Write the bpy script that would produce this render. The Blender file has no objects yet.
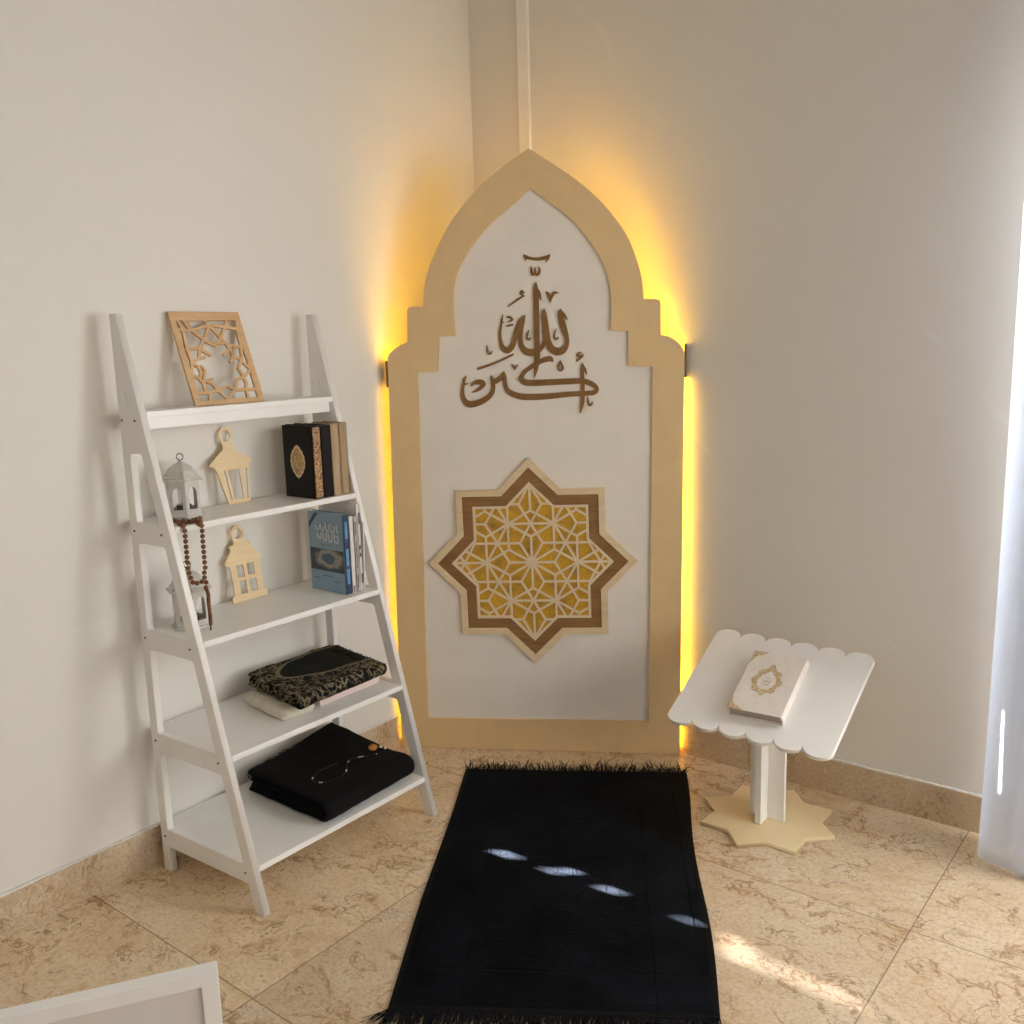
import bpy, bmesh, math, random, json
from mathutils import Vector, Matrix
random.seed(7)
SC = bpy.context.scene
COL = SC.collection
PI = math.pi
DATA = json.loads('''{"outer_left":[[0.0,0.0],[0.0191,1.3548],[0.0262,1.3675],[0.0454,1.384],[0.0661,1.3967],[0.0887,1.4034],[0.0912,1.5014],[0.095,1.5124],[0.1051,1.5165],[0.1446,1.5155],[0.1482,1.5516],[0.1564,1.5951],[0.1733,1.6443],[0.2082,1.7152],[0.2616,1.7936],[0.3392,1.8754],[0.4334,1.9436],[0.4987,1.9824]],"outer_right":[[0.5671,1.9369],[0.6449,1.8816],[0.7165,1.8176],[0.7758,1.7452],[0.8077,1.6912],[0.8336,1.6198],[0.8451,1.5679],[0.849,1.5159],[0.8873,1.5147],[0.8982,1.5113],[0.9022,1.5005],[0.9028,1.4037],[0.9245,1.3999],[0.9462,1.3885],[0.9643,1.371],[0.9727,1.3584],[0.9765,1.3428],[0.9668,0.0]],"inner":[[0.0995,0.1106],[0.1164,1.3052],[0.1849,1.3055],[0.193,1.4184],[0.2482,1.4181],[0.2462,1.5326],[0.2606,1.6107],[0.301,1.6817],[0.3663,1.7564],[0.4294,1.805],[0.5001,1.8635],[0.5646,1.8155],[0.6367,1.754],[0.6963,1.6782],[0.7352,1.5998],[0.7484,1.5162],[0.7444,1.4215],[0.8015,1.4189],[0.8009,1.3098],[0.8772,1.3057],[0.8611,0.1162]],"star":[0.4775,0.6688,0.3504,0.0151],"W1":[[[0.5118,1.579,0.0017],[0.5104,1.5671,0.0101],[0.5101,1.5519,0.015],[0.5105,1.5247,0.0157],[0.5102,1.4646,0.0158],[0.51,1.404,0.0157],[0.5106,1.3597,0.017],[0.5076,1.3263,0.0147],[0.5035,1.2985,0.0091],[0.4991,1.279,0.0017]],[[0.5125,1.5616,0.0056],[0.5199,1.5434,0.0112],[0.5267,1.5231,0.0017]],[[0.5885,1.4931,0.003],[0.5864,1.4816,0.0142],[0.5908,1.4559,0.0168],[0.5988,1.4264,0.0172],[0.6062,1.4006,0.0127],[0.6044,1.3804,0.0134],[0.5936,1.3649,0.018],[0.574,1.3609,0.0218],[0.5555,1.3718,0.0202],[0.5455,1.3949,0.018],[0.5408,1.4244,0.018],[0.5364,1.4612,0.0172],[0.5346,1.4832,0.0135],[0.5356,1.4941,0.003]],[[0.5903,1.4869,0.0059],[0.5997,1.4739,0.0082],[0.6095,1.4583,0.0011]],[[0.5363,1.4246,0.015],[0.5374,1.4062,0.0143],[0.5325,1.386,0.0113],[0.5178,1.368,0.0135],[0.4987,1.3603,0.0197],[0.4762,1.3635,0.0196],[0.4622,1.3787,0.0151],[0.4568,1.4047,0.0128],[0.4607,1.4378,0.0128],[0.4666,1.4633,0.0128],[0.4722,1.4763,0.0031]],[[0.4731,1.4767,0.0034],[0.4623,1.4619,0.0152],[0.4482,1.4354,0.0145],[0.4375,1.4019,0.0146],[0.4282,1.3797,0.0167],[0.4133,1.3693,0.0174],[0.3989,1.3781,0.014],[0.3923,1.3998,0.0097],[0.3912,1.4235,0.0077],[0.3954,1.4471,0.0059],[0.3995,1.4672,0.0049],[0.4028,1.4833,0.0014]],[[0.3967,1.4673,0.0035],[0.4,1.4588,0.0055],[0.4062,1.4576,0.0014]]],"M1":[[[[0.4749,1.6666,0.0017],[0.4792,1.6589,0.01],[0.498,1.6528,0.0072],[0.5202,1.6504,0.0088],[0.5425,1.6543,0.0083],[0.5576,1.6623,0.0022]],[[0.5548,1.6592,0.0055],[0.5507,1.6503,0.0061],[0.5432,1.6393,0.0012]],[[0.4781,1.66,0.0067],[0.4801,1.6529,0.005],[0.4794,1.6454,0.0011]]],[[[0.4973,1.627,0.0028],[0.4981,1.6146,0.0062],[0.5012,1.6042,0.0067],[0.508,1.6061,0.0061],[0.5095,1.6233,0.0033]],[[0.5093,1.6126,0.005],[0.5135,1.6027,0.0067],[0.5208,1.6057,0.0067],[0.5238,1.6153,0.0056],[0.5213,1.6261,0.0028]]],[[[0.42,1.5069,0.0023],[0.4384,1.5189,0.0045],[0.4585,1.5319,0.005],[0.4727,1.5385,0.0034]],[[0.4694,1.5392,0.005],[0.4617,1.547,0.0067],[0.4664,1.5529,0.0067],[0.4718,1.5478,0.0045]]],[[[0.544,1.5475,0.0045],[0.55,1.5408,0.009],[0.5542,1.5287,0.0079],[0.5562,1.5167,0.0023]],[[0.5558,1.5205,0.0044],[0.5611,1.5339,0.0066],[0.5691,1.5445,0.0078],[0.5813,1.5441,0.0022]]],[[[0.4163,1.4734,0.0049],[0.4253,1.4731,0.0062],[0.4321,1.4662,0.0069],[0.425,1.461,0.0041],[0.4159,1.4583,0.0017]],[[0.4114,1.4459,0.0027],[0.4208,1.447,0.0055],[0.433,1.4493,0.0048]]],[[[0.4861,1.4316,0.0013],[0.4799,1.4183,0.0048],[0.4782,1.4058,0.0055],[0.4843,1.4013,0.0062],[0.492,1.4078,0.0018]]],[[[0.5738,1.4334,0.0013],[0.5673,1.4185,0.0048],[0.5663,1.4051,0.0055],[0.5731,1.4005,0.0062],[0.5801,1.407,0.0017]]]],"W2":[[[0.5584,1.3317,0.0068],[0.5529,1.3385,0.0136],[0.5428,1.3384,0.015],[0.5245,1.333,0.0136],[0.4978,1.3191,0.0121],[0.4746,1.304,0.0114],[0.4602,1.2894,0.0122],[0.4572,1.2752,0.0152],[0.4699,1.2652,0.0167],[0.4964,1.2631,0.0175],[0.5533,1.2641,0.0166],[0.6099,1.2654,0.0165],[0.6474,1.2657,0.0157],[0.6736,1.2603,0.0149],[0.694,1.2479,0.0134],[0.6995,1.237,0.0119],[0.6911,1.2282,0.0127],[0.6694,1.2264,0.0134],[0.6091,1.2243,0.0144],[0.5524,1.2199,0.0159],[0.4953,1.218,0.0175],[0.4572,1.2199,0.0176],[0.4307,1.2277,0.016],[0.4119,1.2401,0.0138],[0.404,1.2588,0.0115],[0.4018,1.287,0.0107],[0.4003,1.3013,0.0023]],[[0.4008,1.3012,0.0028],[0.3971,1.2923,0.0105],[0.3862,1.2802,0.0133],[0.3732,1.2708,0.0141],[0.3622,1.2766,0.0126],[0.3584,1.2911,0.0021]],[[0.3596,1.2842,0.007],[0.3633,1.2669,0.0112],[0.3634,1.2479,0.0119],[0.3557,1.229,0.0141],[0.3346,1.212,0.0163],[0.3059,1.2004,0.0177],[0.2817,1.1991,0.0185],[0.2662,1.2134,0.0149],[0.2617,1.2344,0.0113],[0.2647,1.2587,0.0089],[0.2704,1.2787,0.0071],[0.2766,1.2913,0.0014]],[[0.2665,1.269,0.0036],[0.272,1.2637,0.0064],[0.2813,1.267,0.0015]],[[0.2924,1.2598,0.0057],[0.3065,1.2688,0.012],[0.3242,1.2691,0.0155],[0.3321,1.2621,0.0134],[0.3218,1.2505,0.0106],[0.3074,1.2421,0.0077],[0.2923,1.2365,0.0014]],[[0.6558,1.3237,0.0014],[0.6536,1.3071,0.0098],[0.6542,1.27,0.0113],[0.6543,1.2253,0.0113],[0.652,1.1953,0.0113],[0.6483,1.1766,0.0076],[0.6459,1.1624,0.0015]],[[0.6564,1.316,0.0045],[0.6629,1.3003,0.0075],[0.6687,1.2845,0.0011]]],"M2":[[[[0.3482,1.3873,0.0014],[0.3488,1.3737,0.0056],[0.3519,1.362,0.0063],[0.3585,1.3605,0.0063],[0.3644,1.3685,0.0014]]],[[[0.3162,1.3121,0.0063],[0.3737,1.3303,0.0063],[0.4317,1.3551,0.0049]]],[[[0.428,1.3231,0.0035],[0.4334,1.3151,0.0049],[0.4366,1.3058,0.0018]],[[0.4367,1.3072,0.0031],[0.4404,1.3167,0.0049],[0.4482,1.322,0.0018]]],[[[0.5848,1.334,0.0011],[0.5784,1.3164,0.0057],[0.5775,1.3053,0.006],[0.5842,1.3007,0.006],[0.5918,1.3057,0.006],[0.5904,1.3154,0.0049],[0.5854,1.3292,0.0023]]],[[[0.651,1.356,0.0037],[0.6428,1.3532,0.0067],[0.6389,1.3467,0.006],[0.6478,1.3443,0.006],[0.6599,1.3521,0.0019]],[[0.6372,1.3298,0.0052],[0.647,1.3376,0.006],[0.6583,1.3447,0.0019]]],[[[0.6711,1.2167,0.0015],[0.6705,1.2025,0.0053],[0.6745,1.1889,0.0067],[0.6816,1.1903,0.0053],[0.6866,1.1984,0.0015]]]],"cut1":[[[-1.127,0.1803],[-1.1223,0.1853],[-1.1192,0.1912],[-1.1178,0.1975],[-1.1182,0.2037],[-1.1205,0.2093],[-1.1244,0.2139],[-1.1297,0.217],[-1.1358,0.2184],[-1.1423,0.2181],[-1.1487,0.216],[-1.1545,0.2124],[-1.1591,0.2075],[-1.1623,0.2017],[-1.1639,0.1955],[-1.1636,0.1894],[-1.1615,0.1838],[-1.1563,0.1694],[-1.1559,0.1616],[-1.1585,0.1541],[-1.1731,0.1452],[-1.192,0.1307],[-1.2086,0.1162],[-1.2093,0.1109],[-1.1981,0.1084],[-1.1913,0.0959],[-1.1823,0.0483],[-1.1722,-0.0006],[-1.1013,-0.0008],[-1.0926,0.0456],[-1.0857,0.0925],[-1.0795,0.1084],[-1.0684,0.1135],[-1.0694,0.1192],[-1.0918,0.1321],[-1.1122,0.1439],[-1.1221,0.1528],[-1.1231,0.1679]],[[-1.1262,0.1917],[-1.1288,0.1854],[-1.1333,0.1802],[-1.1389,0.1771],[-1.1447,0.1764],[-1.15,0.1782],[-1.1539,0.1823],[-1.1557,0.188],[-1.1553,0.1945],[-1.1528,0.2008],[-1.1483,0.206],[-1.1428,0.2092],[-1.1369,0.2099],[-1.1316,0.2081],[-1.1277,0.204],[-1.1258,0.1983]],[[-1.1746,0.095],[-1.1659,0.0958],[-1.1585,0.0117],[-1.1645,0.0111]],[[-1.1563,0.0962],[-1.118,0.0957],[-1.1214,0.0113],[-1.1507,0.0117]],[[-1.1073,0.0959],[-1.0928,0.0961],[-1.1052,0.0125],[-1.1139,0.0114]]],"cut2":[[[-1.1104,0.1808],[-1.1064,0.1855],[-1.1039,0.1911],[-1.103,0.197],[-1.1039,0.2029],[-1.1065,0.2083],[-1.1105,0.2129],[-1.1157,0.2162],[-1.1217,0.218],[-1.128,0.2183],[-1.1341,0.2169],[-1.1397,0.2141],[-1.1442,0.2099],[-1.1475,0.2048],[-1.1491,0.1991],[-1.1492,0.1932],[-1.1475,0.1875],[-1.1455,0.182],[-1.1455,0.1683],[-1.1492,0.1647],[-1.1594,0.1637],[-1.1646,0.16],[-1.1596,0.1513],[-1.1647,0.1413],[-1.1756,0.1294],[-1.186,0.1175],[-1.1846,0.1104],[-1.1723,0.1041],[-1.1719,0.0626],[-1.1724,0.0218],[-1.1787,0.0198],[-1.1829,0.0097],[-1.1811,-0.0001],[-1.0623,0.0008],[-1.0599,0.0139],[-1.0636,0.0187],[-1.0714,0.0192],[-1.0717,0.0627],[-1.072,0.1087],[-1.0633,0.1127],[-1.0642,0.1208],[-1.0764,0.1358],[-1.0869,0.1539],[-1.0859,0.1633],[-1.0896,0.1653],[-1.0967,0.1609],[-1.106,0.1696]],[[-1.1119,0.1914],[-1.1143,0.1857],[-1.1188,0.1814],[-1.1245,0.1789],[-1.1307,0.1789],[-1.1363,0.1811],[-1.1406,0.1853],[-1.1428,0.1908],[-1.1427,0.1969],[-1.1403,0.2025],[-1.1359,0.2068],[-1.1302,0.2093],[-1.124,0.2094],[-1.1184,0.2072],[-1.1141,0.203],[-1.1118,0.1975]],[[-1.1514,0.1045],[-1.1283,0.1045],[-1.1286,0.0687],[-1.1513,0.0684]],[[-1.1151,0.1048],[-1.0921,0.1045],[-1.0925,0.0697],[-1.1161,0.0699]],[[-1.1501,0.0579],[-1.1277,0.0586],[-1.1288,0.0212],[-1.1512,0.0203]],[[-1.1163,0.0574],[-1.0921,0.0578],[-1.0923,0.0212],[-1.1172,0.0208]]],"carve":[[[0.096,0.909],[0.134,0.805],[0.112,0.606],[0.128,0.455],[0.067,0.333],[0.056,0.135]],[[0.074,0.807],[0.215,0.8],[0.363,0.821],[0.512,0.858],[0.713,0.838],[0.914,0.808]],[[0.179,0.907],[0.23,0.818],[0.384,0.698]],[[0.233,0.906],[0.245,0.817]],[[0.512,0.858],[0.478,0.912]],[[0.513,0.842],[0.376,0.698],[0.291,0.6]],[[0.523,0.848],[0.609,0.747],[0.702,0.627]],[[0.631,0.703],[0.535,0.645]],[[0.786,0.893],[0.715,0.806],[0.623,0.703]],[[0.376,0.698],[0.448,0.663],[0.53,0.633]],[[0.102,0.601],[0.21,0.608],[0.316,0.605]],[[0.295,0.611],[0.244,0.502]],[[0.291,0.6],[0.409,0.53]],[[0.227,0.496],[0.324,0.51]],[[0.128,0.455],[0.244,0.502]],[[0.121,0.455],[0.199,0.406],[0.213,0.348],[0.181,0.304]],[[0.24,0.415],[0.276,0.373],[0.219,0.269]],[[0.069,0.339],[0.16,0.289],[0.198,0.236],[0.198,0.143]],[[0.222,0.257],[0.333,0.274]],[[0.056,0.135],[0.217,0.136],[0.386,0.147],[0.514,0.195],[0.615,0.144]],[[0.263,0.249],[0.328,0.223],[0.361,0.16]],[[0.249,0.123],[0.218,0.049]],[[0.212,0.142],[0.247,0.117]],[[0.384,0.142],[0.472,0.047],[0.635,0.154],[0.688,0.254]],[[0.613,0.139],[0.771,0.14],[0.929,0.136]],[[0.688,0.254],[0.799,0.271],[0.889,0.325]],[[0.799,0.271],[0.812,0.212],[0.781,0.145],[0.773,0.044]],[[0.799,0.271],[0.761,0.378],[0.829,0.459]],[[0.829,0.459],[0.927,0.37],[0.889,0.325]],[[0.702,0.627],[0.726,0.571],[0.734,0.499],[0.848,0.482]],[[0.7,0.621],[0.828,0.617],[0.938,0.607]],[[0.729,0.596],[0.609,0.54]],[[0.951,0.89],[0.911,0.802],[0.898,0.627],[0.851,0.47]],[[0.911,0.802],[0.93,0.625],[0.943,0.406],[0.929,0.136],[0.941,0.044]],[[0.938,0.607],[0.895,0.602]],[[0.589,0.661],[0.668,0.659]],[[0.927,0.37],[0.964,0.345]],[[0.726,0.499],[0.674,0.454]]],"bead_r":[[-1.3716,0.9625],[-1.3712,0.9477],[-1.372,0.9248],[-1.3721,0.905],[-1.3722,0.8818],[-1.3724,0.8603],[-1.3724,0.8453],[-1.3781,0.8325],[-1.3731,0.8154],[-1.3751,0.7991]],"bead_l":[[-1.4216,0.9646],[-1.4212,0.95],[-1.4214,0.9274],[-1.4215,0.9046],[-1.4215,0.8867],[-1.4212,0.8687],[-1.4203,0.8521],[-1.4166,0.8348],[-1.4091,0.8183],[-1.3946,0.8168],[-1.3758,0.8187]],"bead_t":[[-1.3719,0.7816],[-1.3728,0.7649],[-1.3725,0.7446],[-1.372,0.7275],[-1.3719,0.7122],[-1.3727,0.6971],[-1.3736,0.6802]],"bead_top":[[0.1503,-1.3926],[0.177,-1.3971],[0.1999,-1.3938],[0.2146,-1.3853],[0.2543,-1.4009]]}''')

# ------------------------------------------------------------------ materials
class NB:
    def __init__(s, name):
        s.m = bpy.data.materials.new(name); s.m.use_nodes = True
        s.t = s.m.node_tree; s.n = s.t.nodes; s.l = s.t.links
        s.bsdf = s.n['Principled BSDF']; s.out = s.n['Material Output']
    def node(s, typ, **kw):
        n = s.n.new(typ)
        for k, v in kw.items(): setattr(n, k, v)
        return n
    def put(s, sock, v):
        if hasattr(v, 'is_output') or isinstance(v, bpy.types.NodeSocket): s.l.new(v, sock)
        elif isinstance(v, (tuple, list)) and sock.type == 'RGBA' and len(v) == 3: sock.default_value = (*v, 1)
        else: sock.default_value = v
    def set(s, **kw):
        names = dict(col='Base Color', rough='Roughness', metal='Metallic', sheen='Sheen Weight', coat='Coat Weight',
                     spec='Specular IOR Level', normal='Normal', emit='Emission Color', emits='Emission Strength',
                     sheenr='Sheen Roughness', sheent='Sheen Tint', coatr='Coat Roughness', trans='Transmission Weight', sss='Subsurface Weight')
        for k, v in kw.items(): s.put(s.bsdf.inputs[names[k]], v)
        return s
    def coord(s, kind='Object'):
        return s.node('ShaderNodeTexCoord').outputs[kind]
    def mapping(s, vec, scale=(1, 1, 1), loc=(0, 0, 0), rot=(0, 0, 0)):
        n = s.node('ShaderNodeMapping'); s.put(n.inputs['Vector'], vec)
        n.inputs['Scale'].default_value = scale; n.inputs['Location'].default_value = loc; n.inputs['Rotation'].default_value = rot
        return n.outputs[0]
    def noise(s, vec, scale, detail=4, rough=.55, dist=0.0, out='Fac'):
        n = s.node('ShaderNodeTexNoise'); s.put(n.inputs['Vector'], vec)
        n.inputs['Scale'].default_value = scale; n.inputs['Detail'].default_value = detail
        n.inputs['Roughness'].default_value = rough; n.inputs['Distortion'].default_value = dist
        return n.outputs[0 if out == 'Fac' else 1]
    def voro(s, vec, scale, feature='F1', rand=1.0, out='Distance'):
        n = s.node('ShaderNodeTexVoronoi', feature=feature); s.put(n.inputs['Vector'], vec)
        n.inputs['Scale'].default_value = scale; n.inputs['Randomness'].default_value = rand
        return n.outputs[out]
    def wave(s, vec, scale, dist=0, detail=2, dscale=1, typ='BANDS', dirn='X', prof='SIN'):
        n = s.node('ShaderNodeTexWave', wave_type=typ, wave_profile=prof)
        if typ == 'BANDS': n.bands_direction = dirn
        s.put(n.inputs['Vector'], vec)
        n.inputs['Scale'].default_value = scale; n.inputs['Distortion'].default_value = dist
        n.inputs['Detail'].default_value = detail; n.inputs['Detail Scale'].default_value = dscale
        return n.outputs['Fac']
    def ramp(s, fac, stops, interp='LINEAR'):
        n = s.node('ShaderNodeValToRGB'); s.put(n.inputs[0], fac)
        cr = n.color_ramp; cr.interpolation = interp
        while len(cr.elements) < len(stops): cr.elements.new(.5)
        for e, (p, c) in zip(cr.elements, stops):
            e.position = p; e.color = (*c, 1) if isinstance(c, tuple) else (c, c, c, 1)
        return n.outputs[0]
    def mix(s, fac, a, b, blend='MIX'):
        n = s.node('ShaderNodeMix', data_type='RGBA', blend_type=blend)
        s.put(n.inputs[0], fac); s.put(n.inputs[6], a); s.put(n.inputs[7], b)
        return n.outputs[2]
    def math(s, op, a, b=0.0, c=None, clamp=False):
        n = s.node('ShaderNodeMath', operation=op, use_clamp=clamp)
        s.put(n.inputs[0], a); s.put(n.inputs[1], b)
        if c is not None: s.put(n.inputs[2], c)
        return n.outputs[0]
    def sep(s, vec):
        n = s.node('ShaderNodeSeparateXYZ'); s.put(n.inputs[0], vec); return n.outputs
    def vmath(s, op, a, b):
        n = s.node('ShaderNodeVectorMath', operation=op); s.put(n.inputs[0], a); s.put(n.inputs[1], b); return n.outputs[0]
    def comb(s, x, y, z):
        n = s.node('ShaderNodeCombineXYZ')
        for i, v in enumerate((x, y, z)): s.put(n.inputs[i], v)
        return n.outputs[0]
    def bump(s, h, strength=.3, dist=.002):
        n = s.node('ShaderNodeBump'); s.put(n.inputs['Height'], h)
        n.inputs['Strength'].default_value = strength; n.inputs['Distance'].default_value = dist
        return n.outputs[0]

def simple(name, col, rough=.5, var=.06, scale=30, **kw):
    b = NB(name); n = b.noise(b.coord(), scale, 4)
    lo = tuple(c * (1 - var) for c in col); hi = tuple(min(1, c * (1 + var)) for c in col)
    b.set(col=b.ramp(n, [(.3, lo), (.7, hi)]), rough=rough, **kw)
    return b.m

def mat_wall(name, col):
    b = NB(name); co = b.coord()
    big = b.noise(co, 1.1, 5, .6); fine = b.noise(co, 260, 3); mid = b.noise(co, 14, 4, .6)
    lo = tuple(c * .965 for c in col)
    c = b.mix(b.ramp(big, [(.35, 0.0), (.7, 1.0)]), lo, col)
    # a few hairline scratches in the paint
    sv = b.mapping(co, (1, 1, 1), rot=(0, .9, 0))
    scr = b.wave(sv, .45, 5.5, 3, 1.3, dirn='X')
    line = b.ramp(scr, [(0, 1.0), (.0006, 0.0)])
    msk = b.ramp(b.noise(co, 2.3, 2), [(.56, 0.0), (.62, 1.0)])
    c = b.mix(b.math('MULTIPLY', b.math('MULTIPLY', line, msk), .35), c, (.86, .84, .8))
    h = b.math('ADD', b.math('MULTIPLY', fine, .5), mid)
    b.set(col=c, rough=.62, spec=.3, normal=b.bump(h, .12, .003))
    return b.m

TILE, TX0, TY0 = 1.0755, .6805, -.5755
def mat_marble(name, tiled=True, dark=1.0):
    b = NB(name); co = b.coord(); x, y, z = b.sep(co)[:]
    if tiled:
        u = b.math('DIVIDE', b.math('SUBTRACT', x, TX0), TILE); v = b.math('DIVIDE', b.math('SUBTRACT', y, TY0), TILE)
        iu = b.math('FLOOR', u); iv = b.math('FLOOR', v)
        wn = b.node('ShaderNodeTexWhiteNoise', noise_dimensions='3D'); b.put(wn.inputs['Vector'], b.comb(iu, iv, 0.0))
        off = b.vmath('MULTIPLY', wn.outputs['Color'], (37., 23., 11.))
        p = b.vmath('ADD', co, off)
        du = b.math('ABSOLUTE', b.math('SUBTRACT', u, b.math('ROUND', u))); dv = b.math('ABSOLUTE', b.math('SUBTRACT', v, b.math('ROUND', v)))
        dm = b.math('MULTIPLY', b.math('MINIMUM', du, dv), TILE)
        joint = b.math('LESS_THAN', dm, .0016)
    else:
        p = co; joint = None
    warp = b.noise(p, 2.2, 5, .6, out='Color')
    q = b.vmath('ADD', p, b.vmath('MULTIPLY', b.vmath('SUBTRACT', warp, (.5, .5, .5)), (.75, .75, .75)))
    warp2 = b.noise(p, 9, 4, .6, out='Color')
    q2 = b.vmath('ADD', q, b.vmath('MULTIPLY', b.vmath('SUBTRACT', warp2, (.5, .5, .5)), (.16, .16, .16)))
    cloud = b.noise(q, 2.6, 6, .62); cloud2 = b.noise(q2, 10, 6, .65); grain = b.noise(p, 95, 4, .7); grit = b.noise(p, 300, 2, .7)
    base = b.ramp(cloud, [(.25, (.60 * dark, .43 * dark, .265 * dark)), (.42, (.72 * dark, .55 * dark, .365 * dark)), (.58, (.79 * dark, .64 * dark, .455 * dark)), (.78, (.84 * dark, .725 * dark, .56 * dark))])
    base = b.mix(b.ramp(cloud2, [(.28, .30), (.60, 0.0)]), base, (.58 * dark, .40 * dark, .235 * dark))
    base = b.mix(b.ramp(grain, [(.36, .55), (.52, 0.0)]), base, (.47 * dark, .33 * dark, .20 * dark))
    base = b.mix(b.ramp(grain, [(.6, 0.0), (.76, .45)]), base, (.90, .82, .68))
    base = b.mix(b.ramp(grit, [(.36, .22), (.46, 0.0)]), base, (.30 * dark, .20 * dark, .12 * dark))
    # brown veins: thin ridges of warped noise, broken by a mask
    q3 = b.mapping(b.vmath('ADD', p, b.vmath('MULTIPLY', b.vmath('SUBTRACT', warp, (.5, .5, .5)), (.35, .35, .35))), (1, 2.1, 1), rot=(0, 0, .75))
    r1 = b.math('ABSOLUTE', b.math('SUBTRACT', b.noise(q3, 2.3, 5, .62), .5))
    r2 = b.math('ABSOLUTE', b.math('SUBTRACT', b.noise(b.vmath('ADD', q2, (7., 3., 1.)), 3.6, 4, .55), .5))
    v1 = b.math('MULTIPLY', b.ramp(r1, [(0, 1.0), (.003, .7), (.010, 0.0)]), b.ramp(b.noise(p, 5, 3), [(.42, 0.0), (.54, 1.0)]))
    v2 = b.math('MULTIPLY', b.ramp(r2, [(0, .9), (.005, .5), (.014, 0.0)]), b.ramp(b.noise(p, 8, 3), [(.45, 0.0), (.6, .85)]))
    base = b.mix(b.math('MULTIPLY', v1, .8), base, (.21, .095, .04)); base = b.mix(v2, base, (.17, .10, .055))
    halo = b.ramp(r1, [(0, .30), (.035, 0.0)]); base = b.mix(halo, base, (.58, .37, .18))
    r3 = b.math('ABSOLUTE', b.math('SUBTRACT', b.noise(b.mapping(b.vmath('ADD', q2, (1., 5., 8.)), (1, 1.9, 1), rot=(0, 0, .7)), 4.6, 5, .6), .5))
    v3 = b.math('MULTIPLY', b.ramp(r3, [(0, .8), (.004, .5), (.012, 0.0)]), b.ramp(b.noise(p, 11, 3), [(.44, 0.0), (.56, .9)]))
    base = b.mix(v3, base, (.30, .175, .085))
    light = b.math('ABSOLUTE', b.math('SUBTRACT', b.noise(b.vmath('ADD', q2, (2., 9., 4.)), 3.1, 4, .5), .5))
    base = b.mix(b.ramp(light, [(0, .5), (.008, 0.0)]), base, (.78, .68, .54))
    h = grain
    if joint is not None:
        tone = b.ramp(b.math('ADD', b.math('MULTIPLY', iu, .25), .5), [(0, (1.06, 1.05, 1.02)), (.37, (1.09, 1.08, 1.04)), (.38, (.93, .935, .95)), (.62, (.93, .935, .95)), (.63, (.95, .945, .94))], 'CONSTANT')
        base = b.mix(1.0, base, tone, 'MULTIPLY')
        base = b.mix(b.math('MULTIPLY', joint, .75), base, (.22, .15, .095))
        h = b.math('SUBTRACT', b.math('MULTIPLY', grain, .25), joint)
    rough = b.ramp(grain, [(.3, .16), (.7, .27)]) if tiled else b.ramp(grain, [(.3, .4), (.7, .55)])
    b.set(col=base, rough=rough, spec=.5, normal=b.bump(h, .10, .001))
    return b.m

def mat_wood(name, c1, c2, rough=.5, axis='Z', scale=9):
    b = NB(name); co = b.coord()
    sc = {'X': (.12, 1, 1), 'Y': (1, .12, 1), 'Z': (1, 1, .12)}[axis]
    p = b.mapping(co, sc)
    n = b.noise(p, scale * 12, 5, .6); w = b.noise(p, scale * 3, 3, .5, .6)
    f = b.math('ADD', b.math('MULTIPLY', n, .6), b.math('MULTIPLY', w, .4))
    b.set(col=b.ramp(f, [(.36, c1), (.64, c2)]), rough=rough, spec=.35, normal=b.bump(n, .08, .0006))
    return b.m

def mat_velvet(name, col, tint, sheen=.5):
    b = NB(name); co = b.coord()
    n = b.noise(co, 420, 3, .7); cl = b.noise(co, 7, 4, .6)
    c = b.ramp(cl, [(.3, tuple(v * .55 for v in col)), (.7, tuple(v * 1.5 for v in col))])
    b.set(col=c, rough=.85, spec=.12, sheen=sheen, sheenr=.35, sheent=(*tint, 1), normal=b.bump(n, .5, .002))
    return b.m

def mat_rug():
    b = NB('black_velvet_pile'); co = b.coord(); x, y, z = b.sep(co)[:]     # rug local: x across, y along
    n = b.noise(co, 480, 3, .7); cl = b.noise(co, 5, 5, .6)
    ax = b.math('ABSOLUTE', x)
    def band(v, c, w): return b.ramp(b.math('ABSOLUTE', b.math('SUBTRACT', v, c)), [(0, 1.0), (w, 1.0), (w * 1.6, 0.0)])
    bands = b.math('MAXIMUM', band(ax, .21, .002), band(ax, .315, .002))
    yy = b.math('ABSOLUTE', y)
    bands = b.math('MAXIMUM', bands, b.math('MAXIMUM', band(yy, .44, .002), band(yy, .54, .002)))
    med = b.voro(b.vmath('MULTIPLY', co, (1., 1., 0.)), 8.5, 'F1', .15)
    rings = b.math('MULTIPLY', b.ramp(b.math('SINE', b.math('MULTIPLY', med, 330)), [(.4, 0.0), (.8, 1.0)]), b.math('LESS_THAN', med, .047))
    scroll = b.ramp(b.math('ABSOLUTE', b.math('SUBTRACT', b.noise(co, 13, 3, .5, 1.6), .5)), [(0, 1.0), (.02, 1.0), (.04, 0.0)])
    border = b.math('MAXIMUM', b.math('GREATER_THAN', ax, .21), b.math('GREATER_THAN', yy, .44))
    mot = b.math('ADD', b.math('MULTIPLY', rings, border), b.math('MULTIPLY', scroll, b.math('SUBTRACT', 1.0, border)))
    mot = b.math('MAXIMUM', mot, bands)
    cc = b.ramp(cl, [(.34, (.0011, .0012, .0015)), (.72, (.0068, .0086, .0125))])  # bluish patches put the blue light on the pile into its colour
    cc = b.mix(b.math('MULTIPLY', mot, .45), cc, (.0015, .0015, .0016))
    h = b.math('SUBTRACT', b.math('MULTIPLY', n, .5), b.math('MULTIPLY', mot, .8))
    b.set(col=cc, rough=.8, spec=.05, sheen=.012, sheenr=.35, sheent=(.5, .62, .85, 1), normal=b.bump(h, .55, .003))
    return b.m

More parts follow.
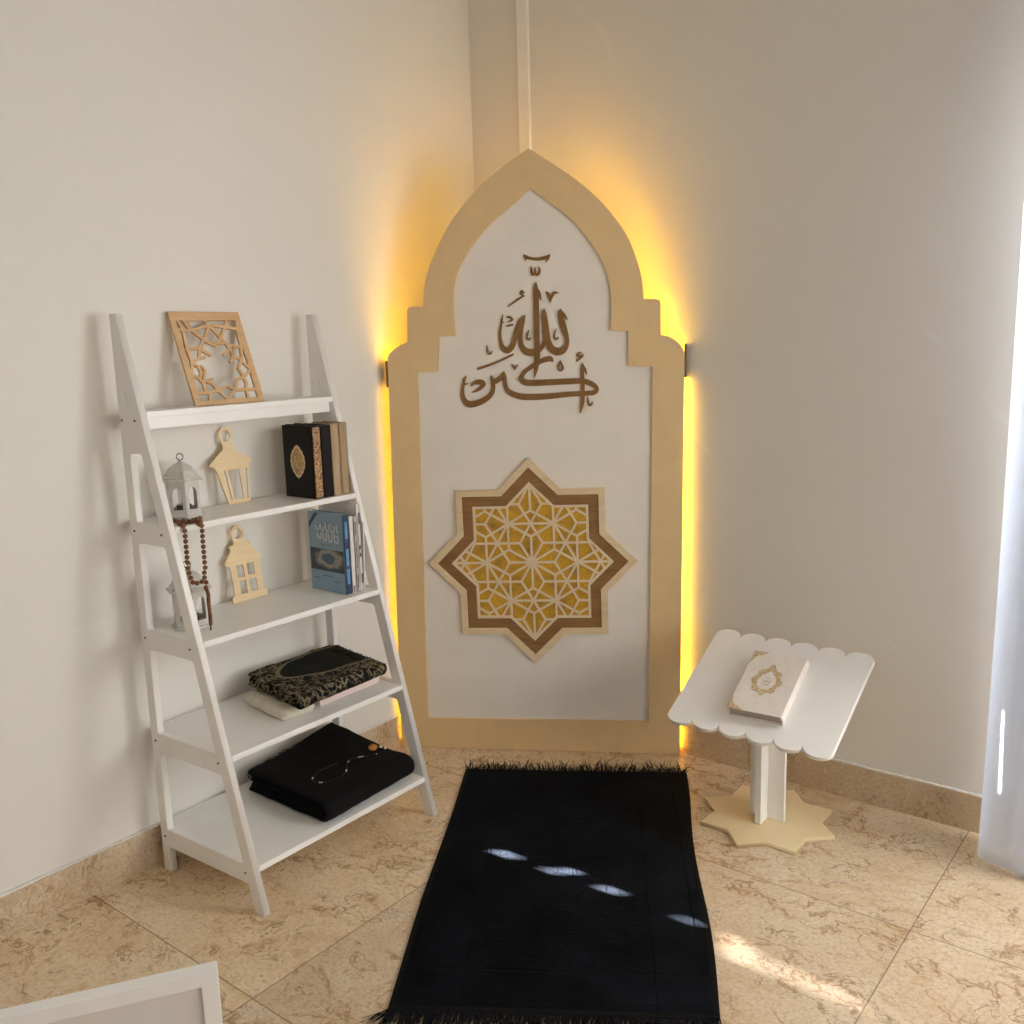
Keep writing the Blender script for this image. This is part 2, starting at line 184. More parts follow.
def mat_gold_mottle():
    b = NB('gold_leaf_backing'); co = b.coord()
    n = b.noise(co, 16, 4, .6); f = b.noise(co, 160, 3)
    c = b.ramp(n, [(.3, (.36, .20, .045)), (.42, (.62, .35, .04)), (.6, (.82, .47, .03)), (.75, (.70, .38, .04))])
    c = b.mix(b.ramp(f, [(.35, .35), (.6, 0.0)]), c, (.20, .12, .04))
    b.set(col=c, rough=.42, metal=.25, normal=b.bump(f, .2, .001))
    return b.m

def mat_pattern_mat():
    """black prayer mat with woven gold scrolls around a plain dark oval"""
    b = NB('black_gold_brocade'); co = b.coord(); x, y, z = b.sep(co)[:]
    ex = b.math('DIVIDE', b.math('SUBTRACT', x, -.035), .088); ey = b.math('DIVIDE', b.math('SUBTRACT', y, .075), .19)
    r = b.math('SQRT', b.math('ADD', b.math('POWER', b.math('ABSOLUTE', ex), 2.0), b.math('POWER', b.math('ABSOLUTE', ey), 2.0)))
    inside = b.math('LESS_THAN', r, 1.0)
    rim = b.ramp(b.math('ABSOLUTE', b.math('SUBTRACT', r, 1.03)), [(0, 1.0), (.03, 1.0), (.05, 0.0)])
    a = b.noise(co, 20, 2, .5, 2.2); s1 = b.ramp(b.math('ABSOLUTE', b.math('SUBTRACT', a, .5)), [(0, 1.0), (.028, 1.0), (.05, 0.0)])
    vr = b.voro(b.vmath('MULTIPLY', co, (1., 1., .6)), 17, 'F1', .6)
    s2 = b.ramp(b.math('SINE', b.math('MULTIPLY', vr, 24)), [(.6, 0.0), (.8, 1.0)])
    sc = b.math('MAXIMUM', s1, b.math('MULTIPLY', s2, .8))
    sc = b.math('MULTIPLY', sc, b.ramp(b.noise(co, 34, 2), [(.36, 0.0), (.5, 1.0)]))
    fine = b.noise(co, 330, 3, .7)
    f = b.math('MAXIMUM', b.math('MULTIPLY', sc, b.math('SUBTRACT', 1.0, inside)), rim)
    f = b.math('MULTIPLY', f, b.ramp(fine, [(.3, .35), (.55, 1.0)]))
    fr = b.math('GREATER_THAN', y, .075 + .115)
    base = b.mix(inside, (.007, .0065, .006), (.012, .013, .010))
    f = b.math('MULTIPLY', f, b.math('SUBTRACT', 1.0, b.math('MULTIPLY', fr, .75)))
    b.set(col=b.mix(b.math('MULTIPLY', f, .85), base, (.31, .25, .155)), rough=.9, spec=.15, normal=b.bump(fine, .6, .002))
    return b.m

def mat_ornate(name, ground, gold, scale=60):
    b = NB(name); co = b.coord()
    a = b.noise(co, scale, 2, .5, 1.8); v = b.voro(co, scale * 1.3, 'F1')
    f = b.math('MAXIMUM', b.ramp(b.math('ABSOLUTE', b.math('SUBTRACT', a, .5)), [(0, 1.0), (.04, 1.0), (.07, 0.0)]), b.ramp(v, [(.2, 1.0), (.3, 0.0)]))
    b.set(col=b.mix(f, ground, gold), rough=.45, metal=b.math('MULTIPLY', f, .3), normal=b.bump(f, .3, .001))
    return b.m

def mat_curtain():
    b = NB('sheer_white_curtain'); co = b.coord()
    w = b.node('ShaderNodeBsdfDiffuse'); w.inputs[0].default_value = (.82, .845, .89, 1)
    t = b.node('ShaderNodeBsdfTranslucent'); t.inputs[0].default_value = (.86, .91, 1.0, 1)
    tr = b.node('ShaderNodeBsdfTransparent'); tr.inputs[0].default_value = (.95, .96, 1, 1)
    wv = b.noise(b.mapping(co, (400, 400, 400)), 1.0, 2)
    m1 = b.node('ShaderNodeMixShader'); m1.inputs[0].default_value = .8
    b.l.new(w.outputs[0], m1.inputs[1]); b.l.new(t.outputs[0], m1.inputs[2])
    m2 = b.node('ShaderNodeMixShader'); b.put(m2.inputs[0], b.ramp(wv, [(.3, .10), (.7, .16)]))
    b.l.new(m1.outputs[0], m2.inputs[1]); b.l.new(tr.outputs[0], m2.inputs[2])
    b.l.new(m2.outputs[0], b.out.inputs['Surface'])
    return b.m

def mat_glass():
    b = NB('window_glass')
    tr = b.node('ShaderNodeBsdfTransparent'); g = b.node('ShaderNodeBsdfGlossy'); g.inputs['Roughness'].default_value = .02
    m = b.node('ShaderNodeMixShader'); m.inputs[0].default_value = .05
    b.l.new(tr.outputs[0], m.inputs[1]); b.l.new(g.outputs[0], m.inputs[2]); b.l.new(m.outputs[0], b.out.inputs['Surface'])
    return b.m

def mat_photo_print():
    """the printed picture on the blue book: dark water, a pale curved shore and a lagoon"""
    b = NB('printed_cover_picture'); co = b.coord()
    x, y, z = b.sep(co)[:]; n = b.noise(co, 38, 4, .6); m = b.noise(co, 110, 3)
    ex = b.math('DIVIDE', b.math('ADD', x, .066), .034); ez = b.math('DIVIDE', b.math('SUBTRACT', z, .100), .0165)
    r = b.math('SQRT', b.math('ADD', b.math('MULTIPLY', ex, ex), b.math('MULTIPLY', ez, ez)))
    r = b.math('ADD', r, b.math('MULTIPLY', b.math('SUBTRACT', n, .5), 1.3))
    c = b.ramp(b.math('MULTIPLY', r, .25), [(.2, (.05, .115, .18)), (.24, (.30, .31, .26)), (.36, (.36, .36, .31)), (.44, (.11, .13, .13)), (.52, (.02, .036, .06)), (.9, (.012, .024, .045))])
    b.set(col=b.mix(b.ramp(m, [(.4, .3), (.6, 0.0)]), c, (.03, .04, .05)), rough=.35)
    return b.m

WALLC = (.80, .745, .685)
M = dict(
    wall=mat_wall('painted_wall', (.80, .775, .72)), wall_r=mat_wall('painted_wall_right', (.80, .775, .72)),  # left and right wall share one paint colour
    floor=mat_marble('marble_floor_tiles'), skirt=mat_marble('marble_skirting', False, .84),
    backwall=simple('dim_back_wall', (.30, .265, .235), .8), ceil=simple('ceiling_paint', (.52, .51, .49), .8), plaster=simple('rough_plaster_edge', (.78, .74, .69), .8, .1, 60),  # back wall and ceiling tones lowered to cut their bounce light
    white=simple('white_satin_paint', (.88, .865, .83), .33, .02, 12), white_board=simple('white_painted_board', (.86, .80, .72), .4, .025, 9),
    tan=simple('beige_painted_board', (.76, .55, .285), .5, .03, 14), paleyellow=simple('cream_yellow_board', (.82, .655, .39), .5, .03, 14),
    letter=mat_wood('brown_lettering_wood', (.19, .095, .028), (.28, .15, .044), .5, 'Z', 8),
    lightwood=mat_wood('light_birch', (.72, .55, .33), (.81, .65, .43), .5, 'X', 6), lattice=mat_wood('light_birch_lattice', (.76, .62, .41), (.82, .68, .47), .5, 'X', 6),
    brownwood=mat_wood('walnut_band', (.23, .115, .042), (.33, .175, .066), .5, 'X', 8), gold=mat_gold_mottle(),
    plaquewood=mat_wood('oiled_beech', (.60, .375, .19), (.71, .475, .265), .45, 'Y', 6), plaquedark=simple('burnt_cut_edge', (.16, .085, .035), .6),
    cutwood=mat_wood('raw_plywood', (.80, .60, .34), (.88, .69, .43), .55, 'Y', 5),
    screw=simple('dark_screw', (.06, .05, .045), .4, .05, 30, metal=.6),
    lantern=simple('white_lacquered_metal', (.60, .575, .53), .4, .12, 70), glass=mat_glass(), candle=simple('grey_glass_candle', (.16, .155, .15), .4),
    bead=mat_wood('brown_wooden_bead', (.10, .035, .014), (.26, .105, .045), .38, 'X', 12), cord=simple('brown_cord', (.24, .10, .05), .8),
    blackcover=simple('black_leather_cover', (.006, .0045, .0045), .5, .3, 60, spec=.2), pages=simple('paper_pages', (.70, .62, .50), .8, .1, 200),
    ornate=mat_ornate('gold_brown_ornament', (.105, .04, .018), (.56, .33, .14), 75), medal=mat_ornate('gold_medallion', (.30, .17, .055), (.80, .58, .29), 110),
    medal_rim=simple('pale_gold', (.78, .60, .38), .4, .15, 150, metal=.3),
    tancover=mat_wood('tan_cloth_cover', (.36, .25, .14), (.47, .34, .205), .6, 'Z', 7), tancover2=mat_wood('tan_leather_cover', (.33, .225, .125), (.43, .31, .18), .6, 'Z', 7),
    bluecover=simple('grey_blue_cover', (.235, .365, .485), .4, .06, 25), navy=simple('navy_spine', (.022, .045, .105), .4, .4, 60), sky=simple('sky_blue_print', (.12, .30, .52), .4, .2, 50),
    ink=simple('dark_print', (.03, .04, .06), .5), ink_light=simple('pale_print', (.55, .62, .66), .5), picture=mat_photo_print(),
    whitebook=simple('white_book_cover', (.74, .71, .68), .45, .05, 40), greybook=simple('grey_book_cover', (.42, .385, .36), .5, .1, 40), brownprint=simple('brown_print', (.14, .085, .06), .5),
    brocade=mat_pattern_mat(), fleece=None, pink=simple('pale_pink_card', (.80, .655, .60), .5, .03, 20),
    blackmat=mat_velvet('black_plush', (.0045, .004, .0042), (.6, .55, .55), .02), blackfringe=simple('black_fringe_yarn', (.006, .0055, .006), .9, spec=.12),
    rug=mat_rug(), rugband=simple('black_binding_tape', (.0045, .0045, .0042), .85, .3, 90, spec=.12),
    blackbead=simple('black_glass_bead', (.008, .008, .009), .12), silver=simple('bright_metal_bead', (.85, .87, .9), .12, .03, 30, metal=1.0), amber=simple('amber_stone', (.50, .20, .04), .2, .25, 90),
    qcover=simple('blush_white_suede', (.80, .735, .665), .6, .05, 35), qgold=mat_ornate('gold_filigree', (.70, .60, .46), (.50, .34, .115), 95), qpages=simple('greyish_page_block', (.44, .36, .325), .7, .08, 120),
    qscript=simple('gold_script', (.50, .40, .24), .5), palepanel=simple('pale_grey_panel', (.74, .70, .665), .5, .03, 8),
    curtain=mat_curtain(), frame_pvc=simple('white_window_frame', (.82, .82, .82), .35), cable=simple('cream_cable_cover', (.93, .90, .84), .45, .02, 8),
    shutter=simple('grey_shutter', (.4, .4, .4), .6),
)
def mk_fleece():
    b = NB('cream_fleece'); co = b.coord(); n = b.noise(co, 210, 4, .75); c = b.noise(co, 40, 3)
    b.set(col=b.ramp(c, [(.3, (.70, .63, .50)), (.7, (.83, .77, .65))]), rough=.95, sheen=.3, normal=b.bump(n, .9, .004)); return b.m
M['fleece'] = mk_fleece()
def mk_led(name, e):
    b = NB(name); b.set(col=(1, .8, .4), emit=(1.0, .55, .018), emits=e); return b.m
M['led'] = mk_led('warm_led_strip', 42.0); M['led_dim'] = mk_led('warm_led_strip_left', 13.0); M['led_side'] = mk_led('warm_led_strip_right', 70.0)  # left run dimmed and right run boosted to set the glow beside the walls

# ------------------------------------------------------------------ object helpers
def link(name, mesh, mat, parent=None, M4=None):
    o = bpy.data.objects.new(name, mesh); COL.objects.link(o)
    if mat is not None and not mesh.materials: mesh.materials.append(mat)
    if parent: o.parent = parent
    if M4 is not None: o.matrix_local = M4
    return o
def thing(name, label, cat, loc=(0, 0, 0), rotz=0.0, group=None):
    o = bpy.data.objects.new(name, None); COL.objects.link(o)
    o.location = loc; o.rotation_euler = (0, 0, rotz); o.empty_display_size = .05
    o['label'] = label; o['category'] = cat
    if group: o['group'] = group
    return o
def tag(o, label, cat, group=None):
    o['label'] = label; o['category'] = cat
    if group: o['group'] = group
    return o
def struct(o): o['kind'] = 'structure'; return o
def meshof(bm, name, smooth=False, angle=None):
    bmesh.ops.recalc_face_normals(bm, faces=bm.faces)
    me = bpy.data.meshes.new(name); bm.to_mesh(me); bm.free()
    if smooth:
        for p in me.polygons: p.use_smooth = True
        if angle is not None: me.set_sharp_from_angle(angle=angle)
    return me
def add_box(bm, lo, hi, bev=0.0, mat=None):
    r = bmesh.ops.create_cube(bm, size=1.0); vs = r['verts']
    c = [(a + b) / 2 for a, b in zip(lo, hi)]; s = [b - a for a, b in zip(lo, hi)]
    for v in vs:
        v.co = Vector((c[0] + v.co.x * s[0], c[1] + v.co.y * s[1], c[2] + v.co.z * s[2]))
    if bev > 0:
        es = list({e for v in vs for e in v.link_edges})
        r2 = bmesh.ops.bevel(bm, geom=es, offset=bev, segments=2, affect='EDGES', profile=.7)
        vs = list({v for f in r2['faces'] for v in f.verts} | {v for v in vs if v.is_valid})
    if mat is not None:
        for v in vs: v.co = mat @ v.co
    return vs
def box(name, lo, hi, mat, parent=None, bev=0.0, M4=None):
    bm = bmesh.new(); add_box(bm, lo, hi, bev)
    return link(name, meshof(bm, name), mat, parent, M4)
UP = Matrix(((1, 0, 0, 0), (0, 0, -1, 0), (0, 1, 0, 0), (0, 0, 0, 1)))     # (u,v,t) -> (u,-t,v): stands a flat outline up, front towards -Y
def plate_mesh(name, outer, holes, t, bev=0.0, mat4=None, t0=0.0):
    """flat outline with holes, thickness t (from t0 to t0+t along local z), then mat4"""
    cu = bpy.data.curves.new(name, 'CURVE'); cu.dimensions = '2D'; cu.fill_mode = 'BOTH'
    for pts in [outer] + list(holes):
        sp = cu.splines.new('POLY'); sp.points.add(len(pts) - 1)
        for p, q in zip(sp.points, pts): p.co = (q[0], q[1], 0, 1)
        sp.use_cyclic_u = True
    cu.extrude = max(t / 2 - bev, 1e-5); cu.bevel_depth = bev; cu.bevel_resolution = 1; cu.offset = -bev
    o = bpy.data.objects.new(name, cu)
    me = bpy.data.meshes.new_from_object(o)
    me.name = name
    bpy.data.objects.remove(o); bpy.data.curves.remove(cu)
    T = Matrix.Translation((0, 0, t0 + t / 2))
    me.transform((mat4 @ T) if mat4 is not None else T)
    me.materials.clear()
    return me
def plate(name, outer, holes, t, mat, parent=None, bev=0.0, mat4=None, t0=0.0, M4=None):
    return link(name, plate_mesh(name, outer, holes, t, bev, mat4, t0), mat, parent, M4)
def lathe(bm, prof, n=24, cx=0, cy=0, rot=0):
    rings = []
    for r, z in prof:
        rings.append([bm.verts.new((cx + r * math.cos(rot + 2 * PI * k / n), cy + r * math.sin(rot + 2 * PI * k / n), z)) for k in range(n)])
    for a, b in zip(rings, rings[1:]):
        for k in range(n): bm.faces.new((a[k], a[(k + 1) % n], b[(k + 1) % n], b[k]))
    for rg in (rings[0], rings[-1]):
        try: bm.faces.new(rg)
        except ValueError: pass
def tube(bm, pts, r, n=8, closed=False):
    pts = [Vector(p) for p in pts]; rings = []
    N_ = len(pts); ref = Vector((0, 0, 1))
    for i, p in enumerate(pts):
        a = pts[i - 1] if (i > 0 or closed) else p; b = pts[(i + 1) % N_] if (i < N_ - 1 or closed) else p
        t = (b - a).normalized()
        s = t.cross(ref)
        if s.length < 1e-3: s = t.cross(Vector((1, 0, 0)))
        s.normalize(); u = s.cross(t)
        rr = r[i] if isinstance(r, (list, tuple)) else r
        rings.append([bm.verts.new(p + s * rr * math.cos(2 * PI * k / n) + u * rr * math.sin(2 * PI * k / n)) for k in range(n)])
    pairs = list(zip(rings, rings[1:])) + ([(rings[-1], rings[0])] if closed else [])
    for a, b in pairs:
        for k in range(n): bm.faces.new((a[k], a[(k + 1) % n], b[(k + 1) % n], b[k]))
    if not closed:
        bm.faces.new(rings[0]); bm.faces.new(rings[-1])
def catmull(pts, sub=6):
    if len(pts) < 3: return [tuple(p) for p in pts]
    out = []
    P = [pts[0]] + list(pts) + [pts[-1]]
    for i in range(1, len(P) - 2):
        p0, p1, p2, p3 = P[i - 1], P[i], P[i + 1], P[i + 2]
        for k in range(sub):
            t = k / sub
            out.append(tuple(.5 * (2 * b + (c - a) * t + (2 * a - 5 * b + 4 * c - d) * t * t + (-a + 3 * b - 3 * c + d) * t ** 3) for a, b, c, d in zip(p0, p1, p2, p3)))
    out.append(tuple(pts[-1])); return out
def ribbon(bm, pts, t0, t1, mat4, sub=6, smooth=True):
    """flat stroke of changing width with rounded ends, raised from t0 to t1"""
    P = catmull(pts, sub) if smooth else [tuple(p) for p in pts]
    L, R = [], []
    for i, (x, y, w) in enumerate(P):
        a = P[max(0, i - 1)]; b = P[min(len(P) - 1, i + 1)]
        dx, dy = b[0] - a[0], b[1] - a[1]; d = math.hypot(dx, dy) or 1e-9
        nx, ny = -dy / d, dx / d; w = max(w, .0006) / 2
        L.append((x + nx * w, y + ny * w)); R.append((x - nx * w, y - ny * w))
    V = lambda p, t: bm.verts.new(mat4 @ Vector((p[0], p[1], t)))
    lt, rt, lb, rb = ([V(p, t) for p in S] for S, t in ((L, t1), (R, t1), (L, t0), (R, t0)))
    for i in range(len(P) - 1):
        bm.faces.new((lt[i], lt[i + 1], rt[i + 1], rt[i]))
        bm.faces.new((lt[i], lb[i], lb[i + 1], lt[i + 1])); bm.faces.new((rt[i], rt[i + 1], rb[i + 1], rb[i]))
        bm.faces.new((lb[i], rb[i], rb[i + 1], lb[i + 1]))
    bm.faces.new((lt[0], rt[0], rb[0], lb[0])); bm.faces.new((lt[-1], lb[-1], rb[-1], rt[-1]))
    for (x, y, w), jx in ((P[0], 0), (P[-1], 1)):
        if w > .003:
            rg = [(x + w / 2 * math.cos(2 * PI * k / 12), y + w / 2 * math.sin(2 * PI * k / 12)) for k in range(12)]
            tp = [V(p, t1 - .00015) for p in rg]; bt = [V(p, t0) for p in rg]
            bm.faces.new(tp); bm.faces.new(bt)
            for k in range(12): bm.faces.new((tp[k], tp[(k + 1) % 12], bt[(k + 1) % 12], bt[k]))
def strokes(name, sts, t0, t1, mat, parent, mat4=UP, sub=6):
    bm = bmesh.new()
    for i, s in enumerate(sts): ribbon(bm, s, t0, t1 - .00022 * i, mat4, sub)
    return link(name, meshof(bm, name), mat, parent)
def inset_poly(pts, d):
    """inset a closed CCW outline by d with mitred corners"""
    out = []; n = len(pts)
    for i in range(n):
        a, b, c = Vector(pts[i - 1][:2]), Vector(pts[i][:2]), Vector(pts[(i + 1) % n][:2])
        e1 = (b - a).normalized(); e2 = (c - b).normalized()
        n1 = Vector((-e1.y, e1.x)); n2 = Vector((-e2.y, e2.x)); m = n1 + n2
        if m.length < 1e-4: m = n1
        m.normalize(); k = d / max(.35, m.dot(n1)); out.append((b.x + m.x * k, b.y + m.y * k))
    return out
def ccw(pts):
    a = sum(p[0] * q[1] - q[0] * p[1] for p, q in zip(pts, pts[1:] + pts[:1]))
    return pts if a > 0 else pts[::-1]

# ------------------------------------------------------------------ the room
CEIL = 2.8; X1, Y1 = 4.4, -4.3; WX0, WX1, WZ1 = 1.93, 4.05, 2.3
o = box('floor', (-.15, Y1 - .15, -.08), (X1 + .15, .15, 0), M['floor']); struct(o)
o = box('ceiling', (-.15, Y1 - .15, CEIL), (X1 + .15, .15, CEIL + .1), M['ceil']); struct(o)
o = box('wall_left', (-.15, Y1, 0), (0, 0, CEIL), M['wall']); struct(o)
bm = bmesh.new()
add_box(bm, (-.15, 0, 0), (WX0, .15, CEIL)); add_box(bm, (WX1, 0, 0), (X1, .15, CEIL)); add_box(bm, (WX0, 0, WZ1), (WX1, .15, CEIL))
struct(link('wall_right', meshof(bm, 'wall_right'), M['wall_r']))
struct(box('wall_back', (-.15, Y1 - .15, 0), (X1 + .15, Y1, CEIL), M['backwall']))
struct(box('wall_far', (X1, Y1, 0), (X1 + .15, .15, CEIL), M['wall']))
HB, TB = .1085, .010
def skirting(name, bmfill, paint):
    bm = bmesh.new(); add_box(bm, *bmfill); s = struct(link(name, meshof(bm, name), M['skirt']))
    # ragged paint bead along the top of the stone
    bm = bmesh.new(); (lo, hi) = bmfill; n = 90
    along = 0 if hi[0] - lo[0] > hi[1] - lo[1] else 1
    pts = []
    for k in range(n + 1):
        f = lo[along] + (hi[along] - lo[along]) * k / n; j = random.uniform(-.0012, .0012)
        z = HB + .0018 + j
        pts.append((f, lo[1] + TB * .55, z) if along == 0 else (hi[0] - TB * .55, f, z))
    tube(bm, pts, [.0042 + random.uniform(-.0012, .0014) for _ in pts], 6)
    link('paint_edge', meshof(bm, 'paint_edge', True), M['plaster'], s)
skirting('baseboard_left', ((0, Y1, 0), (TB, 0, HB)), None)
skirting('baseboard_right', ((TB, -TB, 0), (1.86, 0, HB)), None)
# window (a tall balcony window half hidden by the curtain)
wf = bmesh.new()
for lo, hi in (((WX0, .05, 0), (WX0 + .06, .11, WZ1)), ((WX1 - .06, .05, 0), (WX1, .11, WZ1)), ((WX0, .05, WZ1 - .06), (WX1, .11, WZ1)), ((WX0, .05, 0), (WX1, .11, .06)), ((2.19, .05, .06), (2.24, .11, WZ1 - .06))):
    add_box(wf, lo, hi, .004)
win = struct(link('window_1', meshof(wf, 'window_1'), M['frame_pvc']))
gl = box('window_pane', (WX0 + .06, .078, .06), (WX1 - .06, .082, WZ1 - .06), M['glass'], win); gl['kind'] = 'structure'
# unseen shutter sheet added behind the glass, slots shaped to cast the sun spots
sh = bmesh.new(); SY0, SY1 = .1577, .158
SLOTZ = 1.0
slots = [(2.7326, 2.7996, 1.0227, 1.0365), (2.8792, 2.9292, 1.0177, 1.0276), (2.8692, 2.9142, 0.9911, 1.003), (3.0183, 3.0813, 1.003, 1.0138), (3.2413, 3.3013, 1.0059, 1.0108), (3.3265, 3.3965, 0.9877, 0.9882), (3.3691, 3.4441, 1.0044, 1.0049), (3.4117, 3.4917, 1.0211, 1.0217), (3.4544, 3.5394, 1.0379, 1.0384), (3.4971, 3.5871, 1.0547, 1.0552), (3.4684, 3.6984, 1.0144, 1.0148), (3.5287, 3.7687, 1.035, 1.0355), (3.5891, 3.8391, 1.0558, 1.0562), (2.4855, 2.4872, 0.535, 0.76)]                  # (x0, x1, z0, z1) of every open slot
zs = sorted({0.0, 2.4} | {s[2] for s in slots} | {s[3] for s in slots})
for za, zb in zip(zs, zs[1:]):
    holes = sorted([(s[0], s[1]) for s in slots if s[2] <= za + 1e-6 and s[3] >= zb - 1e-6])
    xa = WX0 - .12
    for h0, h1 in holes:
        add_box(sh, (xa, SY0, za), (h0, SY1, zb)); xa = h1
    add_box(sh, (xa, SY0, za), (WX1 + .12, SY1, zb))
struct(link('sun_slot_sheet', meshof(sh, 'sun_slot_sheet'), M['shutter']))
# cable cover up the right wall beside the corner
cb = bmesh.new(); add_box(cb, (.219, -.012, HB), (.264, 0, CEIL), .002)
struct(link('trim_1', meshof(cb, 'trim_1'), M['cable']))

# ------------------------------------------------------------------ ladder shelf
YA, YB, FT = -1.4475, -.811, .018
ZB = [1.252, .9675, .6829, .3981, .1216]
XB = .045
xf = lambda z: .4575 - .2589 * z
SH = thing('ladder_shelf', 'white wooden ladder shelf with five boards, standing against the left wall', 'shelf', (XB, YA, 0))
def L(p): return (p[0] - XB, p[1] - YA, p[2])
def frame_outline():
    TOPZ = 1.492; LW, BW = .036, .031
    out = [(0, 0), (BW, 0)]
    xi = lambda z: xf(z) - XB - LW
    # outer silhouette: back leg foot, under the lowest rail, front leg foot, up the slant, top
    zr = ZB[4] - .048
    out += [(BW, zr), (xi(zr), zr), (xi(0), 0), (xf(0) - XB, 0), (xf(TOPZ) - XB, TOPZ), (0, TOPZ)]
    holes = []
    lv = ZB + [None]
    for k in range(4):                                  # opening between rail k (above) and rail k+1 (below)
        zt = ZB[k] - (.05 if k else .105); zb = ZB[k + 1] + .003
        a, b_, c, d = (BW, zb), (xi(zb), zb), (xi(zt), zt), (BW, zt)
        if xi(zt) < BW + .008:
            zt = (.4575 - XB - LW - BW - .008) / .2589; c, d = (xi(zt), zt), (BW, zt)
        def rnd(p, q, r, rad=.008):
            p, q, r = Vector(p), Vector(q), Vector(r)
            rad = min(rad, (p - q).length * .4, (r - q).length * .4)
            s, e = q + (p - q).normalized() * rad, q + (r - q).normalized() * rad
            return [tuple((1 - t) ** 2 * s + 2 * t * (1 - t) * q + t * t * e) for t in (0, .33, .66, 1)]
        Q = [a, b_, c, d]
        holes.append([pt for i in range(4) for pt in rnd(Q[i - 1], Q[i], Q[(i + 1) % 4])])
    s0, s1 = ZB[0] + .012, ZB[0] + .05                   # keyhole slit above the top board
    holes.append([(.0395, s0), (.0425, s0), (.0375, s1), (.0345, s1)])
    return out, holes
fo, fh = frame_outline()
SHEAR = Matrix(((1, 0, 0, 0), (.0486, 1, 0, -.020), (0, 0, 1, 0), (0, 0, 0, 1)))     # side frames stand slightly askew
for yy, nm in ((0, 'left'), (YB - YA - FT, 'right')):
    fr = plate('side_frame', fo, fh, FT, M['white'], SH, .0012, UP @ Matrix.Translation((0, 0, -FT)))
    fr.data.transform(SHEAR); fr.location = (0, yy, 0)
    for k, z in enumerate(ZB):
        for xx in ((.018, xf(z) - XB - .03) if k else (.012, xf(z) - XB - .022)):
            bm = bmesh.new(); lathe(bm, [(0, -.0012), (.0028, -.001), (.0028, .002), (0, .002)], 12)
            me = meshof(bm, 'screw'); me.transform(UP)
            s = link('screw', me, M['screw'], fr, Matrix.Translation((xx, (0 if nm == 'left' else FT) + .0486 * xx - .020, z - (.02 if k else .022))))
for k, z in enumerate(ZB):
    bm = bmesh.new(); add_box(bm, (-.032 if k else .004, FT, z - .0155), (xf(z) - XB + .003, YB - YA - FT, z), .0015)
    me = meshof(bm, 'shelf_board'); me.transform(SHEAR); bd = link('shelf_board', me, M['white'], SH)
    if k == 0: ap = box('apron_rail', (.035, FT, z - .0455), (xf(z) - XB - .012, YB - YA - FT, z - .0157), M['white'], bd, .001); ap.data.transform(SHEAR)

# ------------------------------------------------------------------ arched panel in the corner
PA = Vector((.023, -.525, 0)); PD = Vector((.857, .516, 0)); PANG = math.atan2(.516, .857)
PN = thing('arched_prayer_panel', 'tall white pointed-arch wall panel with beige border, glowing from behind in the corner', 'panel', PA, PANG)
ol_, or_ = DATA['outer_left'], DATA['outer_right']; apex = [ol_[-1]]
outer = ccw([tuple(p) for p in ol_[:9]] + catmull(ol_[9:], 5)[:-1] + catmull(apex + or_[:8], 5) + [tuple(p) for p in or_[8:]])
in_ = DATA['inner']
inner = ccw([tuple(p) for p in in_[:4]] + catmull(in_[4:11], 5)[:-1] + catmull(in_[10:17], 5) + [tuple(p) for p in in_[17:]])
outer[0:0] = []
zmin = .001
outer = [(x, max(z, zmin)) for x, z in outer]
BT, CT = .007, .010                                       # backing 7 mm, border 10 mm in front of it
plate('back_board', [(x, max(z, zmin)) for x, z in inset_poly(outer, .016)], [], BT, M['white_board'], PN, 0, UP, -CT - BT)
plate('border', outer, [inner], CT, M['tan'], PN, .0008, UP, -CT)
# LED strip stuck along the back, inset from the edge
LED_IN, LED_T = .008, -CT
ins = [(x, max(z, .025)) for x, z in inset_poly(outer, LED_IN)]
# open path: up one side, over the arch and down the other (nothing along the floor)
i0 = next(i for i in range(len(ins)) if ins[i][1] < .08 and ins[i - 1][1] < .08)
path = ins[i0:] + ins[:i0]
dense = []
for p, q in zip(path, path[1:]):
    n = max(1, int(math.hypot(q[0] - p[0], q[1] - p[1]) / .05))
    dense += [(p[0] + (q[0] - p[0]) * k / n, p[1] + (q[1] - p[1]) * k / n) for k in range(n)]
dense.append(path[-1])
k0 = next(i for i, p in enumerate(dense) if p[1] > 1.22); k1 = max(i for i, p in enumerate(dense) if p[1] > 1.22)
side_a, side_b = dense[:k0 + 1], dense[k1:]
if side_a[0][0] > side_b[0][0]: side_a, side_b = side_b, side_a          # a: beside the left wall, b: beside the right wall
for seg, mt in ((side_a, M['led_dim']), (dense[k0:k1 + 1], M['led']), (side_b, M['led_side'])):
    bm = bmesh.new(); tube(bm, [(x, -(LED_T - .0030), z) for x, z in seg], .0024, 6)
    link('led_strip', meshof(bm, 'led_strip', True), mt, PN)
# small side brackets that show as slim brown strips beside the shoulders
for sx, z0, z1 in ((.0135, 1.26, 1.345), (.9795, 1.27, 1.375)):
    box('side_bracket', (sx - .003, .0005, z0), (sx + .003, CT + BT + .012, z1), M['plaquedark'], PN, .001)
# raised lettering
fat = lambda sts: [[(x, z, w * 1.12 + .0006) for x, z, w in st_] for st_ in sts]
FRT = -CT                                                  # front face of the backing
w1 = strokes('calligraphy_word', fat(DATA['W1']), FRT, FRT + .005, M['letter'], PN); w1['label'] = 'upper word in raised brown script with a tall upright stroke'
for m in DATA['M1']: strokes('vowel_mark', fat(m), FRT, FRT + .004, M['letter'], w1)
w2 = strokes('calligraphy_word', fat(DATA['W2']), FRT, FRT + .0048, M['letter'], PN); w2['label'] = 'lower word in raised brown script with long horizontal strokes'
for m in DATA['M2']: strokes('vowel_mark', fat(m), FRT, FRT + .004, M['letter'], w2)
